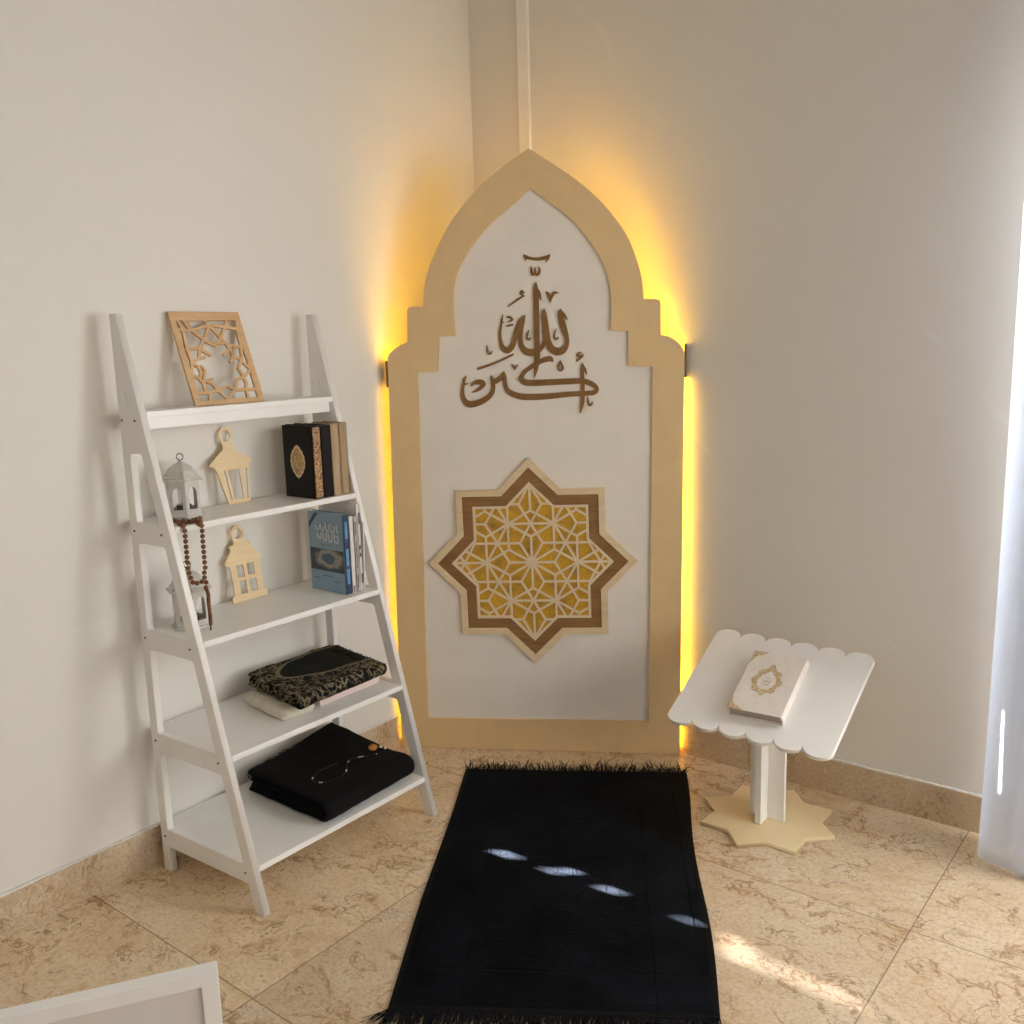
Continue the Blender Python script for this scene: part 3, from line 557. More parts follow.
# eight-pointed star: pale wood, brown band, gold ground, pale lattice
sx, sz, SR, STH = DATA['star']
def octagram(R, rot=0.0):
    r = R * math.cos(PI / 4) / math.cos(PI / 8)            # two overlaid squares
    return [((R if k % 2 == 0 else r) * math.cos(PI / 2 + rot + k * PI / 8), (R if k % 2 == 0 else r) * math.sin(PI / 2 + rot + k * PI / 8)) for k in range(16)]
SM = UP @ Matrix.Translation((sx, sz, 0)) @ Matrix.Rotation(STH, 4, 'Z')
def off(pts): return [(x, y) for x, y in pts]
R1, R2, R3 = SR, SR * .925, SR * .775
st = plate('star_ornament', octagram(R1), [octagram(R2 - .004)], .012, M['lightwood'], PN, .0008, SM, FRT); st['label'] = 'eight-pointed star of pale wood, brown band and golden lattice'
plate('brown_band', octagram(R2), [octagram(R3 - .004)], .0085, M['brownwood'], st, 0, SM, FRT)
plate('gold_ground', octagram(R3), [], .004, M['gold'], st, 0, SM, FRT)
# lattice: triangular grid of rosettes cut by the star outline
def clip_convex(seg, nrm):
    (a, b) = seg; t0, t1 = 0.0, 1.0
    for nx, ny, d in nrm:
        fa = nx * a[0] + ny * a[1] - d; fb = nx * b[0] + ny * b[1] - d
        if fa > 0 and fb > 0: return None
        if fa > 0: t0 = max(t0, fa / (fa - fb))
        elif fb > 0: t1 = min(t1, fa / (fa - fb))
    return (t0, t1) if t1 > t0 + 1e-6 else None
def squares(R):
    h = R / math.sqrt(2); out = []
    for rot in (0, PI / 4): out.append([(math.cos(rot + k * PI / 2), math.sin(rot + k * PI / 2), h) for k in range(4)])
    return out
def clip_star(a, b, R):
    iv = [c for c in (clip_convex((a, b), s) for s in squares(R)) if c]
    if not iv: return []
    iv.sort(); res = [list(iv[0])]
    for c in iv[1:]:
        if c[0] <= res[-1][1] + 1e-6: res[-1][1] = max(res[-1][1], c[1])
        else: res.append(list(c))
    P = lambda t: (a[0] + (b[0] - a[0]) * t, a[1] + (b[1] - a[1]) * t)
    return [(P(t0), P(t1)) for t0, t1 in res]
def lattice_segments(R):
    a = R / math.sqrt(3); segs = {}
    e1 = Vector((a, 0)); e2 = Vector((a / 2, a * math.sqrt(3) / 2))
    def add(p, q):
        k = tuple(sorted(((round(p.x, 5), round(p.y, 5)), (round(q.x, 5), round(q.y, 5))))); segs[k] = (p, q)
    for i in range(-4, 5):
        for j in range(-4, 5):
            for tri in (((i, j), (i + 1, j), (i, j + 1)), ((i + 1, j), (i + 1, j + 1), (i, j + 1))):
                Aidx = [k for k in tri if (k[0] - k[1]) % 3 == 0]; Bs = [k for k in tri if (k[0] - k[1]) % 3 != 0]
                A = e1 * Aidx[0][0] + e2 * Aidx[0][1]; B1, B2 = (e1 * k[0] + e2 * k[1] for k in Bs)
                T = (A + B1 + B2) / 3; m1, m2, m12 = (A + B1) / 2, (A + B2) / 2, (B1 + B2) / 2
                for p, q in ((A, T), (B1, T), (B2, T), (A, m1), (A, m2), (B1, B2), (m1, m12), (m2, m12)): add(p, q)
    return list(segs.values())
bm = bmesh.new(); Rl = SR * .765; cnt = 0
LT0, LT1 = FRT + .004, FRT + .0088
for p, q in lattice_segments(Rl * .985):
    for (a, b) in clip_star(p, q, Rl):
        if math.hypot(a[0] - b[0], a[1] - b[1]) < .003: continue
        cnt += 1; ribbon(bm, [(a[0], a[1], .0074), (b[0], b[1], .0074)], LT0, LT1 - .00002 * (cnt % 40), SM, smooth=False)
for q in ((0, 0),):
    rg = [(.019 * math.cos(k * PI / 8), .019 * math.sin(k * PI / 8)) for k in range(16)]
    tp = [bm.verts.new(SM @ Vector((x, y, LT1 + .0001))) for x, y in rg]; bt = [bm.verts.new(SM @ Vector((x, y, LT0))) for x, y in rg]
    bm.faces.new(tp); [bm.faces.new((tp[k], tp[(k + 1) % 16], bt[(k + 1) % 16], bt[k])) for k in range(16)]
lat = link('lattice', meshof(bm, 'lattice'), M['lattice'], st)
plate('lattice_rim', octagram(R3 + .001), [octagram(R3 - .0115)], .0090, M['lattice'], lat, 0, SM, FRT)

# ------------------------------------------------------------------ carved wooden plaque on the top board
PLW, x_b, x_t = .224, .101, .012
z_b, z_t = ZB[0] + .0012, 1.5005
PLH = math.hypot(x_b - x_t, z_t - z_b); PLT = math.atan2(x_b - x_t, z_t - z_b)
PQ = thing('carved_wooden_plaque', 'square openwork wooden plaque with a round star-shaped hole, leaning on the top board', 'plaque', (x_b + .002, -1.283, z_b))
ex = Vector((-.02, 1, 0)).normalized(); ey = Vector((-math.sin(PLT), -.015, math.cos(PLT))).normalized(); ez = ex.cross(ey).normalized(); ey = ez.cross(ex)
PM = Matrix.Identity(4)
for r in range(3): PM[r][0], PM[r][1], PM[r][2] = ex[r], ey[r], ez[r]
rim_o = [(0, 0), (PLW, 0), (PLW, PLH), (0, PLH)]; u0, u1, v0, v1 = .075, .93, .05, .905
rim_i = [(u0 * PLW, v0 * PLH), (u1 * PLW, v0 * PLH), (u1 * PLW, v1 * PLH), (u0 * PLW, v1 * PLH)]
rim = plate('plaque_rim', rim_o, [rim_i], .008, M['plaquewood'], PQ, .0008, PM, -.008)
bm = bmesh.new()
for i, br in enumerate(DATA['carve']):
    ribbon(bm, [(min(max(u, .07), .935) * PLW, min(max(v, .045), .91) * PLH, .0082) for u, v in br], -.0075, -.0004 - .00006 * (i % 12), PM, smooth=False)
link('openwork', meshof(bm, 'openwork'), M['plaquewood'], PQ)

# ------------------------------------------------------------------ plywood lantern cut-outs
def cutout(name, label, data, x0, z0, x1, zt):
    y0 = sum(p[0] for p in data[0]) / len(data[0])
    lean = math.atan2(x0 - x1, zt - z0); lo = min(p[1] for p in data[0])
    ex = Vector((0, 1, 0)); ey = Vector((-math.sin(lean), 0, math.cos(lean))); ez = ex.cross(ey)
    m = Matrix.Identity(4)
    for r in range(3): m[r][0], m[r][1], m[r][2] = ex[r], ey[r], ez[r]
    pl = [[(y - y0, l - lo) for y, l in poly] for poly in data]
    # square the foot so that it rests level on the board
    me = plate_mesh(name, pl[0], pl[1:], .0045, .0005, m, -.0045)
    zmin = min(v.co.z for v in me.vertices)
    me.transform(Matrix.Translation((0, 0, -zmin + .0003)))
    return tag(link(name, me, M['cutwood'], None, Matrix.Translation((x0, y0, z0))), label, 'decoration', 'plywood lantern cut-outs')
cutout('wooden_lantern_cutout', 'flat plywood lantern with three slanted panes, leaning on the second board', DATA['cut1'], .055, ZB[1], .012, 1.18)
cutout('wooden_lantern_cutout', 'flat plywood house-shaped lantern with four window holes, leaning on the third board', DATA['cut2'], .05, ZB[2], .012, .90)

# ------------------------------------------------------------------ white metal lanterns
def lantern(loc, rz, label, s=1.0):
    t = thing('metal_lantern', label, 'lantern', loc, rz, 'white metal lanterns')
    t.scale = (s, s, s)
    bm = bmesh.new(); lathe(bm, [(.047, 0), (.052, .002), (.052, .006), (.046, .007), (.046, .012)], 6); link('base', meshof(bm, 'base'), M['lantern'], t)
    W, H, AP = .0445, .082, .0445 * math.cos(PI / 6)
    for k in range(6):
        a = k * PI / 3 + PI / 6; ow = W / 2 - .009
        arch = [(-ow, .009), (ow, .009), (ow, .05)] + [(ow * math.cos(q), .05 + ow * 1.3 * math.sin(q)) for q in [PI * i / 8 for i in range(1, 8)]] + [(-ow, .05)]
        me = plate_mesh('side_panel', [(-W / 2, 0), (W / 2, 0), (W / 2, H), (-W / 2, H)], [arch], .0018, 0, UP, -.0018)
        link('side_panel', me, M['lantern'], t, Matrix.Translation((AP * math.cos(a), AP * math.sin(a), .012)) @ Matrix.Rotation(a + PI / 2, 4, 'Z'))
    bm = bmesh.new(); lathe(bm, [(.045, .094), (.058, .095), (.058, .098), (.050, .101), (.050, .104), (.052, .105), (.045, .1085)], 6)
    link('eaves', meshof(bm, 'eaves'), M['lantern'], t)
    bm = bmesh.new(); lathe(bm, [(.045, .1085), (.044, .112), (.038, .122), (.028, .132), (.016, .139), (.007, .143), (.004, .148)], 6)
    link('dome', meshof(bm, 'dome'), M['lantern'], t)
    bm = bmesh.new(); tube(bm, [(.009 * math.cos(q), 0, .157 + .009 * math.sin(q)) for q in [2 * PI * k / 16 for k in range(16)]], .0013, 6, True)
    link('ring', meshof(bm, 'ring', True), M['screw'], t)
    bm = bmesh.new(); lathe(bm, [(0, .0125), (.018, .0125), (.019, .03), (.017, .031), (0, .030)], 16); link('candle', meshof(bm, 'candle', True, .6), M['candle'], t)
    return t
lantern((.088, -1.335, ZB[1] + .0004), .62, 'white metal lantern on the second board, beside the plywood lantern with slanted panes')
lantern((.135, -1.372, ZB[2] + .0004), .62, 'white metal lantern on the third board, half hidden behind the shelf post and brown beads', 1.06)

# ------------------------------------------------------------------ brown prayer beads hanging off the second board
PB = thing('prayer_beads', 'string of brown wooden beads hanging over the front edge of the second board', 'beads', (.216, -1.38, ZB[1]))
bm = bmesh.new(); bmesh.ops.create_icosphere(bm, subdivisions=2, radius=.0063)
bead_me = meshof(bm, 'bead', True); bead_me.materials.append(M['bead'])
def resample(pts, step):
    pts = [Vector(p) for p in catmull([tuple(p) for p in pts], 8)]; out = [pts[0]]; acc = 0.0
    for a, b in zip(pts, pts[1:]):
        d = (b - a).length
        while acc + d >= step:
            a = a + (b - a) * ((step - acc) / d); out.append(a.copy()); d = (b - a).length; acc = 0.0
        acc += d
    return out
xh = .2165
rr = [(xh, y, z) for y, z in DATA['bead_r']]; ll = [(xh + .001, y, z) for y, z in DATA['bead_l']]
tp_ = [(x, y, ZB[1] + .0048) for x, y in DATA['bead_top']]
front = [(xh - .003, rr[0][1], ZB[1] + .004)]
run1 = tp_[1:] + front + rr
run2 = [(xh - .012, ll[0][1] - .004, ZB[1] + .0045), (xh - .001, ll[0][1] - .002, ZB[1] + .003)] + ll
run3 = [(p[0] - .004, p[1] - .012, ZB[1] + .0046) for p in tp_[:3]] + [(.18, -1.345, ZB[1] + .0046)]
root = Vector(PB.location); bm = bmesh.new(); nb = 0
for run in (run1, run2, run3):
    P = resample(run, .0136)
    tube(bm, [p - root for p in P], .0009, 5)
    for p in P:
        b_ = bpy.data.objects.new('bead', bead_me); COL.objects.link(b_); b_.parent = PB; b_.location = p - root; nb += 1
link('cord', meshof(bm, 'cord', True), M['cord'], PB)
tl = [(xh + .003, y, z) for y, z in DATA['bead_t']]; P = resample([rr[-1]] + tl, .006)
bm = bmesh.new(); tube(bm, [p - root for p in P], [.0042 if 0 < i < len(P) - 3 else .0022 for i in range(len(P))], 8)
for p in P[1:-3]:
    m = Matrix.Translation(p - root); bmesh.ops.create_icosphere(bm, subdivisions=1, radius=.0058, matrix=m)
link('tassel', meshof(bm, 'tassel', True), M['bead'], PB)

# ------------------------------------------------------------------ books (standing; covers face the camera side, spines face the room)
def book(label, x0, x1, y0, y1, z, h, cover, name='book', group=None, pages=None, bev=.0012, rotz=0, lean=0.0):
    t = thing(name, label, 'book', (x1, y0, z + .0004), rotz, group)
    if lean: t.rotation_euler = (lean, 0, 0)
    w, d = x1 - x0, y1 - y0; c = min(.0028, d * .18)
    bm = bmesh.new()
    add_box(bm, (-w, 0, 0), (0, c, h), bev * .6); add_box(bm, (-w, d - c, 0), (0, d, h), bev * .6); add_box(bm, (-c, 0, 0), (0, d, h), bev * .6)
    link('cover', meshof(bm, 'cover'), cover, t)
    box('page_block', (-w + .003, c, .003), (-c, d - c, h - .003), pages or M['pages'], t)
    return t, w, d, h
SX = .195; UPB = 'books on the second board'
t, w, d, h = book('black book with gold medallion cover and ornate gold spine, leftmost on second board', .065, SX, -0.9810, -0.9490, ZB[1], .209, M['blackcover'], 'religious_book', UPB)
box('spine_ornament', (.0002, .003, .004), (.0012, d - .003, h - .004), M['ornate'], t)
bm = bmesh.new()
def medallion(bm, cx, cz, rx, rz, y0, y1, n=60, lob=.035):
    rg = []
    for k in range(n):
        q = 2 * PI * k / n; s = 1 + lob * math.cos(16 * q); p = abs(math.sin(q)) ** 8 * .12
        rg.append((cx + rx * s * math.copysign(abs(math.cos(q)) ** 1.2, math.cos(q)), cz + rz * (s + p) * math.sin(q)))
    a = [bm.verts.new((x, y0, z_)) for x, z_ in rg]; b = [bm.verts.new((x, y1, z_)) for x, z_ in rg]
    bm.faces.new(b); [bm.faces.new((a[k], a[(k + 1) % n], b[(k + 1) % n], b[k])) for k in range(n)]
medallion(bm, -.068, .105, .032, .043, -.0002, -.0008)
md = link('medallion', meshof(bm, 'medallion'), M['medal_rim'], t)
bm = bmesh.new(); medallion(bm, -.068, .105, .026, .036, -.0006, -.0014, lob=.03); link('medallion_filigree', meshof(bm, 'medallion_filigree'), M['medal'], md)
t, w, d, h = book('plain black book between the gold-spined book and the tan books', .04, SX + .001, -0.9485, -0.9125, ZB[1], .208, M['blackcover'], 'religious_book', UPB)
t, w, d, h = book('tan book next to the plain black book on the second board', .08, SX, -0.9120, -0.8800, ZB[1], .2095, M['tancover'], 'book', UPB)
t, w, d, h = book('tan book at the right end of the second board, touching the shelf frame', .09, SX - .001, -0.8795, -0.8480, ZB[1], .2105, M['tancover2'], 'book', UPB)
# third board
t, w, d, h = book('grey-blue book with a printed lagoon picture and navy spine on the third board', .100, .252, -.937, -.9145, ZB[2], .2375, M['bluecover'], 'book', 'books on the third board')
box('spine_band', (.0002, .0012, .001), (.0009, d - .0012, h - .001), M['navy'], t)
for z0, z1 in ((.03, .075), (.085, .135), (.165, .215)): box('spine_print', (.0008, .006, z0), (.0013, d - .006, z1), M['sky'], t)
box('cover_picture', (-.148, -.0007, .062), (-.004, -.0001, .128), M['picture'], t)
bm = bmesh.new(); pts = [(-w + .0, h - .001), (-w + .034, h - .001), (-w + .0, h - .052), ]
tri = plate_mesh('corner_flash', [(-w + .004, h - .035), (-w + .004, h - .050), (-w + .046, h - .004), (-w + .030, h - .004)], [], .0006, 0, UP, 0); link('corner_flash', tri, M['ink'], t)
# title: two lines of heavy outlined lettering, plus the small print
def T2(x, z): return (x, z)
title = [[(-.116, .196, .005), (-.110, .184, .006), (-.102, .186, .005), (-.100, .199, .004)], [(-.094, .205, .005), (-.092, .186, .006), (-.083, .184, .006), (-.079, .196, .005)],
         [(-.073, .208, .005), (-.071, .187, .006), (-.062, .184, .006), (-.058, .202, .005)], [(-.050, .206, .005), (-.048, .185, .006), (-.038, .183, .006), (-.034, .198, .005), (-.041, .199, .005)],
         [(-.026, .204, .005), (-.025, .186, .006), (-.018, .184, .005)],
         [(-.112, .172, .006), (-.107, .160, .007), (-.098, .160, .006), (-.095, .176, .005)], [(-.087, .178, .006), (-.084, .157, .007), (-.074, .156, .006), (-.072, .176, .005)],
         [(-.064, .178, .006), (-.061, .155, .007), (-.050, .154, .006), (-.047, .175, .005)], [(-.039, .176, .006), (-.036, .154, .007), (-.024, .154, .007), (-.022, .170, .006), (-.032, .171, .005)]]
ttl = strokes('title_lettering', [[(x, z, w_ + .0032) for x, z, w_ in s] for s in title], 0, .0008, M['ink'], t, UP, 4)
strokes('title_fill', title, .0006, .0024, M['ink_light'], ttl, UP, 4)
for x0, x1, z in ((-.105, -.055, .140), (-.10, -.05, .0455), (-.135, -.11, .036), (-.046, -.022, .032)):
    bm = bmesh.new(); x = x0
    while x < x1:
        l = random.uniform(.002, .006); add_box(bm, (x, -.0005, z), (min(x + l, x1), 0, z + random.uniform(.0012, .003))); x += l + .0016
    link('print_line', meshof(bm, 'print_line'), M['ink'], t)
t, w, d, h = book('thin white book right behind the grey-blue book on the third board', .10, .253, -.914, -.897, ZB[2], .228, M['whitebook'], 'book', 'books on the third board')
box('spine_print', (.0001, .005, .004), (.0007, .010, .022), M['brownprint'], t)
t, w, d, h = book('thin grey book between two white books on the third board', .10, .253, -.8965, -.8785, ZB[2], .226, M['greybook'], 'book', 'books on the third board')
for z0, z1 in ((.01, .05), (.07, .15), (.17, .21)): box('spine_print', (.0001, .006, z0), (.0007, .0085, z1), M['brownprint'], t)
t, w, d, h = book('tall white book with dark spine marks, nearest the shelf frame on the third board', .10, .245, -.878, -.862, ZB[2], .258, M['whitebook'], 'book', 'books on the third board')
for z0, z1, y0 in ((.02, .05, .009), (.10, .111, .008), (.122, .135, .007), (.198, .232, .009)): box('spine_print', (.0001, y0, z0), (.0007, y0 + .005, z1), M['ink'], t)
t, w, d, h = book('thin white booklet tilted against the right shelf frame on the third board', .11, .245, -.8615, -.8555, ZB[2], .20, M['whitebook'], 'booklet', None, None, .0008, 0, -.045)

# ------------------------------------------------------------------ folded textiles
def sweep_fold(paths, th, y0, y1, ny, deform, seed=1, na=5):
    """folded cloth: each path (x,z) is the middle line of a layer; swept along y with round edges"""
    bm = bmesh.new()
    for path in paths:
        P = [Vector(p) for p in path]; L_, R_ = [], []
        for i, p in enumerate(P):
            d = (P[min(i + 1, len(P) - 1)] - P[max(i - 1, 0)]).normalized(); n = Vector((-d.y, d.x))
            L_.append(p + n * th / 2); R_.append(p - n * th / 2)
        def cap(p, d, s):
            n = Vector((-d.y, d.x)); return [p + (d * math.sin(q) * th / 2) + n * math.cos(q) * th / 2 * s for q in [PI * k / na for k in range(1, na)]]
        de = (P[-1] - P[-2]).normalized(); ds = (P[0] - P[1]).normalized()
        ring = L_ + cap(P[-1], de, 1) + R_[::-1] + [P[0] + ds * math.sin(q) * th / 2 + Vector((-ds.y, ds.x)) * math.cos(q) * th / 2 for q in [PI * k / na for k in range(1, na)]]
        rows = []
        for j in range(ny + 1):
            f = j / ny; e = min(f, 1 - f) * (y1 - y0)
            r = th * .5; sh = 1 - (1 - math.sqrt(max(0, 1 - (1 - min(1, e / r)) ** 2))) * .85 if e < r else 1
            c = [(P_) for P_ in ring]
            row = []
            for i, q in enumerate(ring):
                k = min(range(len(P)), key=lambda m: (P[m] - q).length) if e < r else 0
                qq = P[k] + (q - P[k]) * sh if e < r else q
                row.append(bm.verts.new(deform(Vector((qq.x, y0 + (y1 - y0) * f, qq.y)))))
            rows.append(row)
        n = len(ring)
        for a, b in zip(rows, rows[1:]):
            for k in range(n): bm.faces.new((a[k], a[(k + 1) % n], b[(k + 1) % n], b[k]))
        bm.faces.new(rows[0]); bm.faces.new(rows[-1])
    return bm
def ufold(x0, x1, zlo, zhi, n=10, m=14):
    r = (zhi - zlo) / 2; xc = x1 - r
    p = [(x0 + (xc - x0) * k / m, zlo) for k in range(m)]
    p += [(xc + r * math.sin(q), zlo + r - r * math.cos(q)) for q in [PI * k / n for k in range(n + 1)]]
    p += [(xc + (x0 - xc) * k / m, zhi) for k in range(1, m + 1)]
    return p
from mathutils import noise as NZ
def wob(v, amp, sc): return Vector((NZ.noise(v * sc), NZ.noise(v * sc + Vector((9, 3, 1))), NZ.noise(v * sc + Vector((4, 8, 2))))) * amp
def fringe(bm, a, b, n, ln, dirv, droop, r=.0008, jit=.35, ends=3, up=None):
    a, b = Vector(a), Vector(b)
    for k in range(n):
        p = a + (b - a) * ((k + random.uniform(.1, .9)) / n)
        d = (Vector(dirv) + Vector((random.uniform(-jit, jit), random.uniform(-jit, jit), random.uniform(-jit, jit) * .5))).normalized()
        l = ln * random.uniform(.6, 1.15); pts = []
        for i in range(ends + 1):
            f = i / ends; q = p + d * l * f; q.z -= droop * f * f * random.uniform(.7, 1.2)
            pts.append(q)
        tube(bm, pts, [r * (1 - .45 * i / ends) for i in range(ends + 1)], 4)

# black plush mat on the lowest board
bx, by, bz = .24, -1.02, ZB[4]
def def5(v):
    x, y, z = v
    f = (y + .175) / .35; back = max(0, (.06 - x) / .22)
    z2 = z * (1 + .75 * max(0, f - .3) * back) + wob(Vector((x, y, 0)), .004, 9).z * (z / .07) - .004 * (1 - f) * (z / .07)
    x2 = x * (1 + .03 * (1 - f)) + .012 * (f - .5) * -1
    y = y + .02 * max(0, f) * (x + .165) / .33
    return Vector((x2, y + wob(Vector((x, 0, z)), .005, 16).y, max(z2, .0005 + z * .2))) + wob(v, .0016, 40) * (1 if z > .006 else 0)
MT = thing('folded_prayer_mat', 'thick black plush mat folded on the lowest board', 'prayer mat', (bx, by, bz))
th = .0165
bm = sweep_fold([ufold(-.165, .163, .0092, .062), ufold(-.155, .138, .0265, .0445)], th, -.178, .160, 40, def5)
mo = link('plush_cloth', meshof(bm, 'plush_cloth', True), M['blackmat'], MT)
bm = bmesh.new()
pa, pb = def5(Vector((-.166, -.17, .060))), def5(Vector((-.166, .157, .060)))
fringe(bm, pa, pb, 190, .020, (-.75, 0, .35), .012, .0011)
pc = def5(Vector((-.15, -.175, .060)))
fringe(bm, pa, def5(Vector((-.10, -.176, .060))), 26, .016, (-.2, -.75, .1), .012, .0011)
link('fringe', meshof(bm, 'fringe'), M['blackfringe'], MT)
# dark bead string lying on it
zt5 = bz + .0715
BB = thing('prayer_beads', 'string of tiny dark beads with an amber stone, lying on the thick black plush mat', 'beads', (.26, -.90, zt5))
def flo5(p): return Vector((p[0], p[1], 0))
chain = [(.318, -.885), (.30, -.93), (.28, -.985), (.30, -1.02), (.325, -1.045), (.335, -1.085), (.32, -1.125), (.285, -1.135), (.262, -1.10), (.258, -1.07), (.262, -1.02)]
P = resample([(x, y, 0) for x, y in chain], .0062)
glints = {4, 11, 12, 13, 19, 27, 28, 44, 45, 52}  # these beads are made bright metal to stand in for glints
bm = bmesh.new(); bmesh.ops.create_icosphere(bm, subdivisions=2, radius=.0024); bk = meshof(bm, 'bead', True); bk.materials.append(M['blackbead'])
bm = bmesh.new(); bmesh.ops.create_icosphere(bm, subdivisions=2, radius=.0026); bs = meshof(bm, 'bead', True); bs.materials.append(M['silver'])
def top5(x, y):
    v = def5(Vector((x - bx, y - by, .062 + th / 2))); return v.z + bz
rt = Vector(BB.location)
for i, p in enumerate(P):
    o = bpy.data.objects.new('bead', bs if i in glints else bk); COL.objects.link(o); o.parent = BB
    o.location = Vector((p.x, p.y, top5(p.x, p.y) + .0025)) - rt
def blob(name, parent, loc, r, sc, mat):
    bm = bmesh.new(); bmesh.ops.create_uvsphere(bm, u_segments=20, v_segments=12, radius=r)
    for v in bm.verts: v.co = Vector((v.co.x * sc[0], v.co.y * sc[1], v.co.z * sc[2]))
    return link(name, meshof(bm, name, True), mat, parent, Matrix.Translation(loc))
o = blob('amber_pendant', BB, Vector((.278, -.893, top5(.278, -.893) + .008)) - rt, .0145, (1, 1, .62), M['amber']); o['label'] = 'amber stone'
blob('clasp_bead', BB, Vector((.289, -.872, top5(.289, -.872) + .006)) - rt, .0062, (1, 1, 1), M['silver'])
blob('clasp_bead', BB, Vector((.305, -.869, top5(.305, -.869) + .005)) - rt, .0048, (1, 1, 1), M['silver'])

# cream fleece, pink box and the brocade mat above them on the fourth board
def rounded_slab(x0, x1, y0, y1, h, r, amp, sc, n=26):
    bm = bmesh.new(); add_box(bm, (x0, y0, 0), (x1, y1, h)); bmesh.ops.subdivide_edges(bm, edges=bm.edges, cuts=n, use_grid_fill=True)
    for v in bm.verts:
        q = v.co; c = Vector((min(max(q.x, x0 + r), x1 - r), min(max(q.y, y0 + r), y1 - r), min(max(q.z, r), h - r)))
        d = q - c
        if d.length > 1e-6: q = c + d.normalized() * min(r, d.length if d.length < r else r)
        v.co = q + wob(q, amp, sc) * (0 if q.z < .002 else 1)
    return bm
bm = rounded_slab(-.115, .095, -.05, .060, .034, .0155, .0028, 55)
tag(link('fleece_blanket', meshof(bm, 'fleece_blanket', True), M['fleece'], None, Matrix.Translation((.205, -1.168, ZB[3] + .0004)) @ Matrix.Rotation(-.1, 4, 'Z')), 'folded cream fleece cloth under the patterned mat on the fourth board', 'blanket')
PK = thing('flat_box', 'pale pink flat box under the patterned mat on the fourth board', 'box', (.185, -.965, ZB[3] + .0004))
box('lid', (-.10, -.124, .0062), (.1005, .108, .0335), M['pink'], PK, .0015); box('tray', (-.098, -.122, 0), (.0985, .106, .0060), M['pink'], PK, .001)
b4 = Vector((.195, -1.0, ZB[3] + .0365))
def def4(v):
    x, y, z = v; f = (y + .175) / .35
    x2 = x + .012 * (.5 - f) + wob(Vector((x, y, 0)), .006, 14).x; z2 = z + (wob(Vector((x, y, 0)), .006, 11).z + .002) * (z / .03) + .006 * max(0, f - .75) * 4 * (z / .03) * max(0, (.02 - x) / .15)
    return Vector((x2, y + wob(Vector((x, 0, z)), .008, 18).y - .02 * x / .15, max(z2, z * .4))) + wob(v, .0018, 60) * min(1, z / .006)
BMAT = thing('folded_prayer_mat', 'folded black mat with woven gold scrolls, on top of the pink box', 'prayer mat', b4)
bm = sweep_fold([ufold(-.135, .142, .0062, .030, 8, 20), ufold(-.128, .120, .0150, .0212, 6, 14)], .0100, -.185, .150, 44, def4)
link('woven_cloth', meshof(bm, 'woven_cloth', True), M['brocade'], BMAT)
bm = bmesh.new()
fringe(bm, def4(Vector((-.13, .147, .031))), def4(Vector((.13, .147, .029))), 150, .011, (0, .45, .8), .006, .0010, .6)
fringe(bm, def4(Vector((-.08, .10, .036))), def4(Vector((.05, .115, .036))), 46, .020, (.15, .4, .35), .006, .0007, .9)
link('fringe', meshof(bm, 'fringe'), M['blackfringe'], BMAT)

# ------------------------------------------------------------------ rug
c0, c1, c2, c3 = Vector((.3316, -.5371, 0)), Vector((.9346, -.147, 0)), Vector((1.5344, -1.1142, 0)), Vector((.9475, -1.504, 0))   # top left, top right, bottom right, bottom left
rc = (c0 + c1 + c2 + c3) / 4; ux = ((c1 - c0) + (c2 - c3)).normalized(); uy = Vector((-ux.y, ux.x, 0)); ra = math.atan2(ux.y, ux.x)
RG = thing('prayer_rug', 'black velvet prayer rug with fringed ends lying on the marble floor', 'rug', (rc.x, rc.y, 0), ra)
loc = lambda v: Vector(((v - rc).dot(ux), (v - rc).dot(uy), 0))
k0, k1, k2, k3 = loc(c0), loc(c1), loc(c2), loc(c3)
def rugp(u, v, z):
    p = k0.lerp(k1, u).lerp(k3.lerp(k2, u), v)
    e = abs(u - .5) * 2
    p.x += (.006 * math.sin(v * 9 + 1) if u > .5 else .003 * math.sin(v * 7)) * e ** 3
    p.z = z + (.0022 * max(0, math.sin(v * 12 + u * 3)) * e ** 6 if z > .001 else 0) + (.0012 * NZ.noise(Vector((u * 3, v * 5, 0))) if z > .002 else 0)
    return p
def rug_sheet(u0, u1, v0, v1, z0, z1, nu, nv):
    bm = bmesh.new(); G = {}
    for lay, z in ((0, z0), (1, z1)):
        for i in range(nu + 1):
            for j in range(nv + 1):
                edge = i in (0, nu) or j in (0, nv)
                G[lay, i, j] = bm.verts.new(rugp(u0 + (u1 - u0) * i / nu, v0 + (v1 - v0) * j / nv, z - (.0015 if lay and edge else 0)))
    for i in range(nu):
        for j in range(nv):
            bm.faces.new((G[1, i, j], G[1, i + 1, j], G[1, i + 1, j + 1], G[1, i, j + 1])); bm.faces.new((G[0, i, j], G[0, i, j + 1], G[0, i + 1, j + 1], G[0, i + 1, j]))
    for i in range(nu):
        for j in (0, nv): bm.faces.new((G[0, i, j], G[0, i + 1, j], G[1, i + 1, j], G[1, i, j]))
    for j in range(nv):
        for i in (0, nu): bm.faces.new((G[0, i, j], G[0, i, j + 1], G[1, i, j + 1], G[1, i, j]))
    return bm
link('pile', meshof(rug_sheet(.02, .98, .012, .988, .0008, .0085, 60, 100), 'pile', True, .8), M['rug'], RG)
bm = bmesh.new()
for (u0, u1, v0, v1, nu, nv) in ((0, .0225, 0, 1, 2, 60), (.9775, 1, 0, 1, 2, 60), (0.0225, .9775, 0, .014, 40, 2), (0.0225, .9775, .986, 1, 40, 2)):
    q = rug_sheet(u0, u1, v0, v1, .0006, .0072, nu, nv); me_ = bpy.data.meshes.new('tmp'); q.to_mesh(me_); q.free(); bm.from_mesh(me_); bpy.data.meshes.remove(me_)
